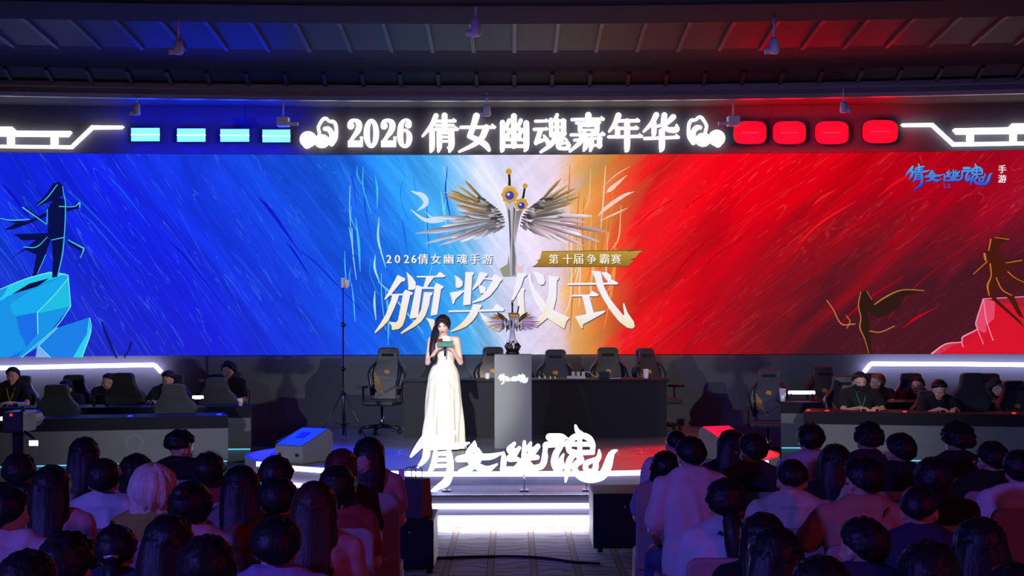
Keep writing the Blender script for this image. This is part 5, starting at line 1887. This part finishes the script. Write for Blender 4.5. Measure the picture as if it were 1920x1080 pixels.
gd = 'desks of the two teams'
pl = P(428, 868, 19.05)
pr2 = P(1507, 861, 19.25)
fd = desk(Vector((pl.x, 19.05, PL)), 4.6, 15, -1, 'front team desk with a dotted ring at the blue end of the stage', .745, gd)
bd = desk(Vector((P(470, 835, 20.75).x, 20.75, PL)), 4.4, 4, -1, 'rear team desk behind the gaming chairs at the blue end', .755, gd)
fd2 = desk(Vector((pr2.x, 19.25, PL)), 4.6, -15, 1, 'front team desk with the masked player at the red end of the stage', .765, gd)
bd2 = desk(Vector((P(1465, 835, 20.75).x, 20.75, PL)), 4.4, -4, 1, 'rear team desk carrying the light bar at the red end', .80, gd)
for o, xs_ in ((fd, (-1.12, -2.35)), (fd2, (1.95, 2.72))):       # dotted ring badges on the fronts
    for x in xs_:
        b = MB()
        for k in range(28):
            a = 2 * PI * k / 28
            b.ball((x + .098 * math.cos(a), .012, .43 + .098 * math.sin(a)), .0055, 6, 4)
        tag(b.build('dotted_ring', M['silver'], o), kind='stuff')

table = empty('stage_table', (0, 0, 0), 'long dark table across the back of the stage behind the podium', 'table')
tl, tr = P(757, 712, 21.3).x, P(1250, 712, 21.3).x
MB().box(((tl + tr) / 2, 21.6, 1.19), (tr - tl + .06, .68, .035)).build('table_top', M['desk_band'], table, bevel=.006)
MB().box(((tl + tr) / 2, 21.30, .80), (tr - tl, .03, .75)).build('front_panel', M['desk_band'], table)
for x in (tl + .02, tr - .02):
    MB().box((x, 21.6, .80), (.03, .6, .75)).build('side_panel', M['desk_band'], table)


# ---------------------------------------------------------------- players
def plr(px, ytop, Y, label, yaw=180, chair=None, **kw):
    p = P(px, ytop, Y)
    if chair:
        q = P(px, ytop, Y)
        o = dup(GC, (q.x, Y, PL), R(180), chair, 'gaming chairs under the players')
        o.scale = (1, 1, .9 if Y > 20 else .78)
    kw.setdefault('shirt', 'black')
    kw.setdefault('arms', 'desk')
    return seated(p.x, Y, PL, p.z, yaw=yaw, label=label, face=True, group='players at the desks', **kw)


plr(24, 688, 21.45, chair='gaming chair of the player with the yellow lanyard', label= 'player in a black tee facing the hall at the left edge, yellow print', lanyard='yellow', hair='short', hyaw=0, hpitch=4)
plr(126, 712, 21.75, chair='gaming chair of the player bent low in blue light', label= 'player bent low, only the hair in blue light above a chair', hpitch=40, lean=.15)
plr(203, 699, 22.35, chair='gaming chair of the player with a pale face', arms='lap', label='player with a pale face leaning in beside the tallest chair', hair='crop', puff=2, hyaw=-40, hpitch=14)
plr(316, 695, 21.75, chair='gaming chair of the player with fringe looking down', label= 'player with fringe looking down above the grey-backed chair', hair='short', hyaw=-25, hpitch=20)
plr(428, 680, 22.75, chair='gaming chair of the bushy haired player with glasses', arms='lap', label='player with dark bushy hair and glasses at the inner end of the blue desk', hair='shag', hyaw=-20, glasses='light')
plr(1612, 697, 19.92, 'player in a black face mask with a green lanyard at the red desk', mask=True, lanyard='green', hpitch=14, hair='short')
plr(1644, 700, 21.62, chair='gaming chair of the player with light brown hair', label= 'player with light brown hair in profile behind the masked player', hair='short', hmat='hair_dkblond', hyaw=-75)
plr(1720, 706, 21.62, chair='gaming chair of the smiling player with glasses', label= 'player with glasses and short black hair, smiling to one side', glasses='dark', hyaw=-30)
plr(1756, 711, 19.66, chair='gaming chair of the player looking down at the front red desk', label= 'player in black looking down at the front red desk', hpitch=30, lean=.25, hair='short', hyaw=4)
plr(1868, 710, 21.5, chair='gaming chair of the player in the black cap', label= 'player in a black cap and lanyard turned sideways at the rear red desk', cap=True, hyaw=60, lanyard='grey', hair='short')

# ---------------------------------------------------------------- podium, trophy
py_ = 19.35
pc = P(962, 665, py_ + .2)
x0, x1, zt_ = P(927, 665, py_).x, P(997, 665, py_).x, P(962, 665, py_).z
pod = empty('podium', ((x0 + x1) / 2, py_ + .2, ST), 'tall plain grey podium carrying the winged trophy', 'podium')
MB().box((0, 0, (zt_ - ST) / 2), (x1 - x0, .40, zt_ - ST)).build('box_body', M['podium'], pod, bevel=.006)
b = MB()
base = Vector(pod.location)
for key in range(4):
    logo_strokes(key, lambda p, d: P(934 + (p[0] - 75) / 3000 * 57, 700 + (p[1] - 45) / 990 * 21, py_ - .004 + d * .0) + Vector((0, d, 0)) - base, .004, b, None, 1.55)
b.build('logo', E_LOGO, pod)

tb = Vector((P(961, 662, py_ + .2).x, py_ + .2, zt_))
tro = empty('winged_trophy', tb, 'gold and silver winged sword trophy standing on the grey podium', 'trophy')
b = MB()
b.lathe([(.085, 0), (.085, .03), (.07, .04), (.06, .07)], n=20)
for k in range(7):
    a = 2 * PI * k / 7
    b.tube([(.05 * math.cos(a), .05 * math.sin(a), .03), (.085 * math.cos(a), .06 * math.sin(a), .10), (.05 * math.cos(a + .5), .04 * math.sin(a + .5), .17)], [.022, .026, .010], 8)
b.build('dark_base', M['black_gloss'], tro, True)
b = MB()
for k in range(9):
    a = 2 * PI * k / 9
    b.ball((.05 * math.cos(a), .05 * math.sin(a) - .01, .09 + .035 * (k % 3)), (.022, .02, .026), 8, 6)
b.tube([(0, 0, .10), (0, 0, .18), (0, 0, .28)], [.05, .045, .03], 10)
b.build('white_rocks', M['white_pl'], tro, True)
b = MB()
b.tube([(0, 0, .22), (0, 0, .34), (0, 0, .46)], [.024, .032, .042], 10)
b.tube([(.03, -.02, .36), (.055, -.03, .47)], [.02, .026], 10)
b.build('blades', M['silver'], tro, True)
b = MB()
b.ball((0, -.01, .49), (.05, .04, .042), 14, 10)
b.tube([(-.055, -.01, .52), (0, -.02, .50), (.055, -.01, .52)], [.006, .016, .006], 8)
b.ball((.0, 0, .665), .018, 10, 8)
b.ball((.06, -.03, .49), (.035, .03, .032), 12, 8)
b.ball((.078, -.03, .60), .013, 8, 6)
b.build('gold_hilts', M['gold'], tro, True)
b = MB()
b.tube([(0, 0, .52), (0, 0, .65)], .011, 8)
b.tube([(.064, -.03, .52), (.077, -.03, .59)], .009, 8)
b.build('grips', M['black_gloss'], tro, True)
tr_ = random.Random(3)
for s in (-1, 1):
    for k in range(16):
        t = k / 15
        ang = R(34 - 92 * t + tr_.uniform(-5, 5))
        ln = (.20 + .05 * math.sin(t * PI)) * (1 - .45 * max(0, t - .6) / .4)
        p0 = Vector((s * (.075 + .05 * math.sin(t * 2.6)), -.02 * math.sin(t * PI) - .002 * (k % 2), .45 - .10 * t))
        d_ = Vector((s * math.cos(ang) * ln, -.02, math.sin(ang) * ln * .62))
        nn = Vector((-d_.z, 0, d_.x)).normalized() * .0105
        pts = [p0 - nn * .5, p0 + d_ * .6 - nn, p0 + d_, p0 + d_ * .55 + nn, p0 + nn * .5]
        b = MB()
        b.prism(pts, [p + Vector((0, .009, 0)) for p in pts])
        m_ = (M['gold'], M['silver'], M['lilac'])[k % 3] if s < 0 else (M['pinkmetal'], M['silver'], M['pinkmetal'])[k % 3]
        b.build('wing_feather', M['gold'] if t < .2 else m_, tro)
    b = MB()
    b.tube([(s * .05, 0, .40), (s * .13, -.01, .47), (s * .19, -.02, .53)], [.02, .026, .006], 8)
    b.ball((s * .15, -.02, .49), (.028, .022, .024), 8, 6)
    b.build('wing_shoulder', M['bronze'], tro, True)
for k in range(14):
    x = -.11 + .22 * k / 13
    z = .36 + .03 * math.sin(k * 2.4)
    b = MB()
    b.tube([(x, -.03, z - .05), (x + .012 * math.sin(k), -.035, z), (x * 1.1, -.03, z + .07)], [.004, .013, .003], 6)
    b.build('plume', M['silver'] if k % 2 else M['bronze'], tro)

# ---------------------------------------------------------------- standing lit sign on the step
sb = Vector((0, 15.95, .28))
sg = empty('standing_lit_sign', sb, 'large glowing white brush-lettered sign on thin rods at the stage steps', 'sign')
fz = lambda p, d: P(760 + p[0] / 7.715, 790 + p[1] / 7.715, 15.95) + Vector((0, -.03 + d, 0)) - sb
for key in range(4):
    b = MB()
    logo_strokes(key, fz, .06, b, None, 1.1)
    b.build('letter', E_SIGN, sg)
for px in (838, 983, 1100):
    p = P(px, 912, 15.95)
    b = MB()
    b.tube([Vector((p.x, .0, 0)) - Vector((0, 0, 0)), Vector((p.x, .0, .22))], .008, 8)
    b.build('rod', M['chrome'], sg, True)
    MB().box((p.x, 0, .008), (.09, .14, .016)).build('foot', M['metal'], sg)


# ---------------------------------------------------------------- floor monitors, subwoofers
def wedge(px, py, Y, rz, label, tint):
    p = P(px, py, Y)
    o = empty('floor_monitor', (p.x, Y, ST), label, 'loudspeaker', R(rz), 'wedge floor monitors on the stage')
    w, d = .19, .27
    prof = [(-d, .0), (-d - .01, .20), (d - .02, .365), (d + .05, .33), (d + .09, 0)]
    b = MB()
    b.prism([(-w, y, z) for y, z in prof], [(w, y, z) for y, z in prof])
    b.build('cabinet', M['speaker_case'], o, bevel=.012)
    f = lambda x, t: Vector((x, -d - .01 + t * (2 * d - .01), .20 + .165 * t + .003))
    b = MB()
    lo_ = [f(-w + .012, .02), f(w - .012, .02), f(w - .012, .98), f(-w + .012, .98)]
    b.hexa([v - Vector((0, 0, .02)) for v in lo_], [v + Vector((0, 0, .004)) for v in lo_])
    b.build('sloped_panel', M['gloss_panel'], o)
    b = MB()
    lo_ = [f(-.07, .42), f(.05, .42), f(.05, .72), f(-.07, .72)]
    b.hexa([v - Vector((0, 0, .01)) for v in lo_], [v + Vector((0, 0, .008)) for v in lo_])
    b.build('handle_recess', M['black'], o)
    b = MB()
    b.hexa([(-w * .9, d + .088, .02), (w * .9, d + .088, .02), (w * .9, d + .094, .02), (-w * .9, d + .094, .02)], [(-w * .9, d + .05, .31), (w * .9, d + .05, .31), (w * .9, d + .056, .31), (-w * .9, d + .056, .31)])
    b.build('grille', M['black_cloth'], o)
    for x in (-.12, .12):
        b = MB()
        b.tube([(x, -d - .022, .10), (x, -d - .012, .10)], .02, 12)
        b.build('socket', M['black_gloss'], o)
    return o


wedge(568, 850, 17.75, -28, 'wedge floor monitor lit blue from above beside the audience', 0)
wedge(1364, 852, 17.9, 26, 'wedge floor monitor lit red from above behind the long black hair', 1)


def sub(x0_, x1_, Y, h, label, depth=.75):
    o = empty('subwoofer', ((x0_ + x1_) / 2, Y + depth / 2, 0), label, 'loudspeaker', group='subwoofers flanking the steps')
    w = x1_ - x0_
    MB().box((0, 0, h / 2 + .02), (w, depth, h - .04)).build('cabinet', M['black'], o, bevel=.015)
    MB().box((0, -depth / 2 - .006, h / 2 + .02), (w * .92, .012, h * .84)).build('grille', M['black_cloth'], o)
    for sx in (-1, 1):
        for sy in (-1, 1):
            b = MB()
            b.tube([(sx * w * .4, sy * depth * .4, 0), (sx * w * .4, sy * depth * .4, .03)], .025, 10)
            b.build('rubber_foot', M['black'], o)
    MB().ball((-w * .05, -depth / 2 - .014, h * .78), .008, 6, 4).build('indicator', M['white_pl'], o)
    return o


s1 = P(1112, 926, 13.6)
sub(s1.x, s1.x + .62, 13.6, s1.z, 'black subwoofer cabinet on the carpet right of the steps')
s2 = P(730, 977, 12.5)
sub(s2.x, P(813, 977, 12.5).x, 12.5, .44, 'black subwoofer cabinet left of the steps with a gift bag on top')
gb = Vector(((P(742, 900, 12.6).x + P(806, 900, 12.6).x) / 2, 12.72, .44))
bag = empty('gift_bag', gb, 'dark and red paper gift bag on the subwoofer left of the steps', 'bag', R(-30))
b = MB()
b.rings([[Vector((sx * w, sy * d, z)) for sx, sy in ((-1, -1), (1, -1), (1, 1), (-1, 1))] for z, w, d in ((0, .125, .085), (.16, .125, .08), (.32, .118, .05))])
b.build('paper_body', M['bag_dark'], bag)
b = MB()
b.hexa([(.126, -.085, .01), (.132, -.085, .01), (.132, .085, .01), (.126, .085, .01)], [(.119, -.052, .318), (.125, -.052, .318), (.125, .052, .318), (.119, .052, .318)])
b.build('red_side', M['bag_red'], bag)
b = MB()
for y in (-.045, .045):
    b.tube(bez([(-.05, y, .31), (-.045, y, .40), (.045, y, .40), (.05, y, .31)], 5), .004, 6)
b.build('handles', M['bag_red'], bag)

# phone on a slim stick beside the furry ear ornament
sp = P(748, 905, 11.6)
stk = empty('phone_stick', (sp.x, 11.6, 0), 'slim dark stick with a small white phone clip by the gift bag', 'phone stand')
b = MB()
b.tube([(0, 0, .02), (0, 0, sp.z + .02)], .007, 8)
b.build('stick', M['metal'], stk)
b = MB()
for k in range(3):
    a = 2 * PI * k / 3
    b.tube([(0, 0, .10), (.12 * math.cos(a), .12 * math.sin(a), .008)], .006, 6)
b.build('feet', M['metal'], stk)
MB().box((.02, 0, sp.z + .06), (.045, .015, .085)).build('phone_clip', M['white_pl'], stk, bevel=.004)

# cable over the aisle
b = MB()
b.tube(bez([tuple(P(px, py, 2.1 * FOC / (py - HOR + (px - 960) * ROLL)) * 1.0) for px, py in ((806, 1049), (880, 1046), (960, 1045), (1020, 1048), (1080, 1056), (1125, 1058))], 6), .010, 6)
for v in b.v:
    v.z += .010
tag(b.build('cable', M['black'], None, True), 'thin black cable lying across the patterned aisle carpet', 'cable')

# tripod stand with the small camera
tp = Vector((P(644, 822, 21.0).x, 21.0, ST))
ts = empty('tripod_stand', tp, 'tall thin light stand with a small white camera in front of the blue screen', 'stand')
hh = P(644, 519, 21.0).z - ST
b = MB()
b.tube([(0, 0, .05), (0, 0, .95), (0, 0, .95), (0, 0, 1.55), (0, 0, 1.55), (0, 0, hh)], [.016, .016, .012, .012, .009, .009], 10)
b.build('pole', M['metal'], ts, True)
for z in (.62, .95, 1.55):
    b = MB()
    b.tube([(0, 0, z - .03), (0, 0, z + .03)], .024, 10)
    b.tube([(0, 0, z), (.05, 0, z)], .008, 6)
    b.build('collar', M['black_gloss'], ts, True)
for k, a in enumerate((R(200), R(-20), R(90))):
    b = MB()
    b.tube([(0, 0, .66), (.34 * math.cos(a), .34 * math.sin(a), .008)], .008, 8)
    b.tube([(0, 0, .18), (.21 * math.cos(a), .21 * math.sin(a), .26)], .006, 6)
    b.build('leg', M['metal'], ts, True)
b = MB()
b.box((.0, -.01, hh - .08), (.05, .05, .14))
b.build('mount', M['grey_pl'], ts, bevel=.006)
b = MB()
b.box((.055, -.02, hh - .09), (.055, .06, .10))
b.ball((.055, -.05, hh - .13), .026, 10, 8)
b.build('camera_head', M['white_pl'], ts, bevel=.008)

# video camera of the crew at the left edge
vp = P(40, 790, 12.0)
vc = empty('video_camera', (vp.x, 12.0, 0), 'black video camera on a tripod at the left edge, red tally light', 'camera')
b = MB()
z = vp.z
b.box((-.02, .02, z), (.16, .34, .16))
b.tube([(-.02, .18, z), (-.02, .42, z)], [.06, .07], 14)
b.box((-.02, .02, z + .13), (.04, .22, .03))
b.box((-.02, .1, z + .10), (.03, .03, .06))
b.build('camera_body', M['black_gloss'], vc, bevel=.01)
MB().box((.13, -.10, z - .16), (.085, .02, .055)).build('monitor', M['black'], vc)
MB().box((.13, -.112, z - .16), (.07, .006, .042)).build('monitor_screen', E_PHONE, vc)
MB().box((-.03, -.152, z + .06), (.02, .006, .02)).build('tally_light', E_REDSM, vc)
MB().box((-.105, -.13, z + .03), (.02, .03, .03)).build('viewfinder', E_PHONE, vc)
b = MB()
b.tube([(0.04, -.10, z - .06), (.13, -.10, z - .13)], .012, 8)
b.tube([(-.02, 0, z - .08), (-.02, 0, .75)], [.05, .04], 12)
b.build('tripod_head', M['black'], vc)
for k in range(3):
    a = 2 * PI * k / 3 + .5
    b = MB()
    b.tube([(-.02, 0, .85), (-.02 + .42 * math.cos(a), .42 * math.sin(a), .012)], [.022, .014], 8)
    b.build('tripod_leg', M['black'], vc)


# ---------------------------------------------------------------- fixtures hanging from the ceiling
def pendant(px, ptop, py0, py1, Y, label, kind='spot', side=-1, up=.06):
    t = P(px, ptop, Y)
    c0, c1 = P(px, py0, Y), P(px, py1, Y)
    h = c0.z - c1.z
    o = empty('hanging_fixture', (t.x, Y, t.z), label, 'ceiling fixture', group='fixtures hanging from the ceiling')
    b = MB()
    b.tube([(0, 0, up), (0, 0, c0.z - t.z)], .012, 8)
    b.build('rod', M['grey_pl'], o, True)
    zc = c0.z - t.z
    b = MB()
    if kind == 'box':
        b.box((0, 0, zc - h / 2), (.17, .2, h))
        b.build('housing', M['grey_pl'], o, bevel=.01)
        b = MB()
        b.tube([(side * -.09, -.02, zc - h * .75), (side * -.22, -.02, zc - h * .75)], .03, 10)
        b.build('bracket', M['grey_pl'], o)
    else:
        b.tube([(0, 0, zc), (0, 0, zc - h * .12), (0, 0, zc - h * .9), (0, 0, zc - h)], [.025, .05, .056, .04], 14)
        b.build('housing', M['grey_pl'], o, True)
        b = MB()
        b.tube([(side * .03, -.01, zc - h * .78), (side * .10, -.02, zc - h * .85)], [.03, .036], 10)
        b.build('lens', M['grey_pl'], o, True)
    return o


pendant(892, -2, 34, 68, 16.22, 'pale hanging fixture nearest the hall, above the middle of the title')
pendant(334, 45, 74, 102, 16.9, up=.12, label= 'pale hanging fixture high above the two inner blue lamps')
pendant(1451, 43, 71, 101, 16.9, up=.12, label= 'pale hanging fixture high above the first red lamps')
pendant(256, 170, 194, 216, 21.7, 'hanging fixture in blue light beside the first blue lamp')
pendant(913, 177, 196, 218, 22.0, 'hanging fixture directly over the lit title characters')
pendant(1582, 167, 190, 211, 21.7, 'hanging fixture in red light over the third red lamp', side=1)
pendant(442, 172, 172, 183, 21.95, 'small stub fixture under the moulding in blue light')
pendant(1412, 169, 169, 179, 21.95, 'small stub fixture under the moulding in red light')
pendant(531, 196, 220, 237, 22.6, 'square box fixture hanging beside the blue lamps', 'box', -1)
pendant(1375, 196, 218, 236, 22.6, 'square box fixture hanging beside the red lamps', 'box', 1)


# ---------------------------------------------------------------- small things on the desks
def on_desk(root, lx, ly, top):
    m = Matrix.Translation(root.location) @ Matrix.Rotation(root.rotation_euler.z, 4, 'Z')
    return m @ Vector((lx, ly, top))


def lbar(root, lx, ly, top, w, label):
    o = empty('light_bar', on_desk(root, lx, ly, top), label, 'light', root.rotation_euler.z, 'light bars on the rear desks')
    for s in (-1, 1):
        MB().box((s * w * .4, 0, .05), (.03, .05, .10)).build('stand', M['black'], o)
    MB().box((0, 0, .115), (w, .03, .045)).build('tube', E_STRIP, o, bevel=.01)


lbar(bd, -.73, .25, .755, .15, 'short white light bar on the rear desk at the blue end')
lbar(bd2, .30, .25, .80, .36, 'long white light bar on the rear desk at the red end')


def cup(loc, label, r=.035, h=.10, mat='white_pl'):
    o = empty('cup', loc, label, 'cup', group='cups on the tables')
    MB().lathe([(r * .75, 0), (r * .78, .004), (r, h), (r * .9, h), (r * .7, .012)], n=16).build('body', M[mat], o, True)
    MB().lathe([(r * 1.06, h - .004), (r * 1.06, h + .008), (r * .5, h + .014)], n=16).build('lid', M[mat], o, True)


tt = 1.2075
cup(Vector((P(1211, 712, 21.5).x, 21.5, tt)), 'white paper cup alone near the right end of the stage table', .042, .12)
cup(Vector((P(914, 712, 21.5).x, 21.5, tt)), 'small white cup on the stage table left of the podium', .036, .07)
cup(on_desk(bd2, .04, .2, .80), 'shiny grey tumbler beside the long light bar', .045, .16, 'silver')
cup(on_desk(bd, -.16, .2, .755), 'white cup at the inner end of the blue rear desk', .04, .09)
cup(on_desk(bd2, 1.92, .3, .80), 'white cup between the smiling player and the masked player', .035, .10)
ps = empty('power_strip', Vector((P(1083, 712, 21.45).x, 21.45, tt)), 'white power strip with plugs and leads on the stage table', 'power strip')
MB().box((-.02, 0, .02), (.26, .06, .04)).build('strip_body', M['white_pl'], ps, bevel=.006)
for k in range(3):
    MB().box((-.06 + .07 * k, 0, .07), (.045, .045, .06)).build('plug', M['white_pl'], ps, bevel=.006)
b = MB()
b.tube(bez([(.10, 0, .10), (.17, .02, .09), (.24, .05, .03), (.4, .05, .006), (.6, .05, .006)], 5), .005, 6)
b.build('lead', M['white_pl'], ps, True)
for k, (px, lab) in enumerate(((1012, 'first from the podium'), (1022, 'second from the podium'), (1032, 'third from the podium'), (1041, 'fourth from the podium'))):
    b = MB()
    b.lathe([(.012, 0), (.014, .005), (.010, .03), (.005, .035)], n=10)
    o = b.build('charging_plug', M['white_pl'], None, True, Vector((P(px, 712, 21.5).x, 21.5, tt)))
    tag(o, 'tiny white plug standing on the stage table, ' + lab, 'plug', 'tiny white plugs on the stage table')
bx_ = empty('carton', Vector((P(1133, 712, 21.5).x, 21.5, tt)), 'small dark carton with yellow print on the stage table', 'box')
MB().box((0, 0, .05), (.14, .10, .10)).build('carton_body', M['black'], bx_, bevel=.004)


def device(root, lx, ly, top, mat, label, group, w=.06):
    o = empty('glow_device', on_desk(root, lx, ly, top), label, 'phone', root.rotation_euler.z, group)  # small glowing device standing in for a lit desk edge
    MB().box((0, 0, .006), (w * 1.2, .09, .012)).build('case', M['black_gloss'], o, bevel=.003)
    MB().hexa([(-w * .5, -.046, .002), (w * .5, -.046, .002), (w * .5, .04, .0125), (-w * .5, .04, .0125)],
              [(-w * .5, -.05, .012), (w * .5, -.05, .012), (w * .5, .04, .016), (-w * .5, .04, .016)]).build('screen', mat, o)


for k, (lx, lab) in enumerate(((-.10, 'at the inner corner'), (-1.17, 'below the tallest chair'), (-2.2, 'below the first grey chair back'))):
    device(fd, lx, .14, .745, E_BLUESM, 'device glowing blue on the front blue desk, ' + lab, 'glowing devices on the front desks', .06)
for k, (lx, lab) in enumerate(((.05, 'at the inner corner'), (.28, 'by the arm of the masked player'), (1.22, 'between the two front players'), (2.5, 'near the outer end'))):
    device(fd2, lx, .14, .765, E_REDSM, 'device glowing red on the front red desk, ' + lab, 'glowing devices on the front desks', .05)


def headphones(root, lx, ly, top, label):
    o = empty('headphones', on_desk(root, lx, ly, top), label, 'headphones', root.rotation_euler.z, 'headphones on the desks')
    b = MB()
    b.tube([(.085 * math.cos(R(a)), 0, .06 + .10 * math.sin(R(a))) for a in range(0, 181, 15)], .008, 8)
    b.build('headband', M['black_gloss'], o, True)
    for s in (-1, 1):
        b = MB()
        b.tube([(s * .07, 0, .045), (s * .10, 0, .045)], .044, 14)
        b.build('ear_cup', M['black_gloss'], o, True)


headphones(bd, -2.05, .35, .755, 'black headphones with blue light behind the first grey chair back')
headphones(bd, -1.05, .4, .755, 'black headphones with a pale ring right of the tallest chair')
headphones(bd2, 1.35, .35, .80, 'black headphones between the masked player and the smiling player')
# white pen in the hand of the brown-haired person
pn = P(637, 962, 6.95)
b = MB()
b.tube([pn + Vector((-.012, 0, -.035)), pn + Vector((.012, 0, .035))], .0045, 8)
tag(b.build('pen', M['white_pl'], None, True), 'white pen sticking up beside the long brown hair', 'pen')
apply_all()
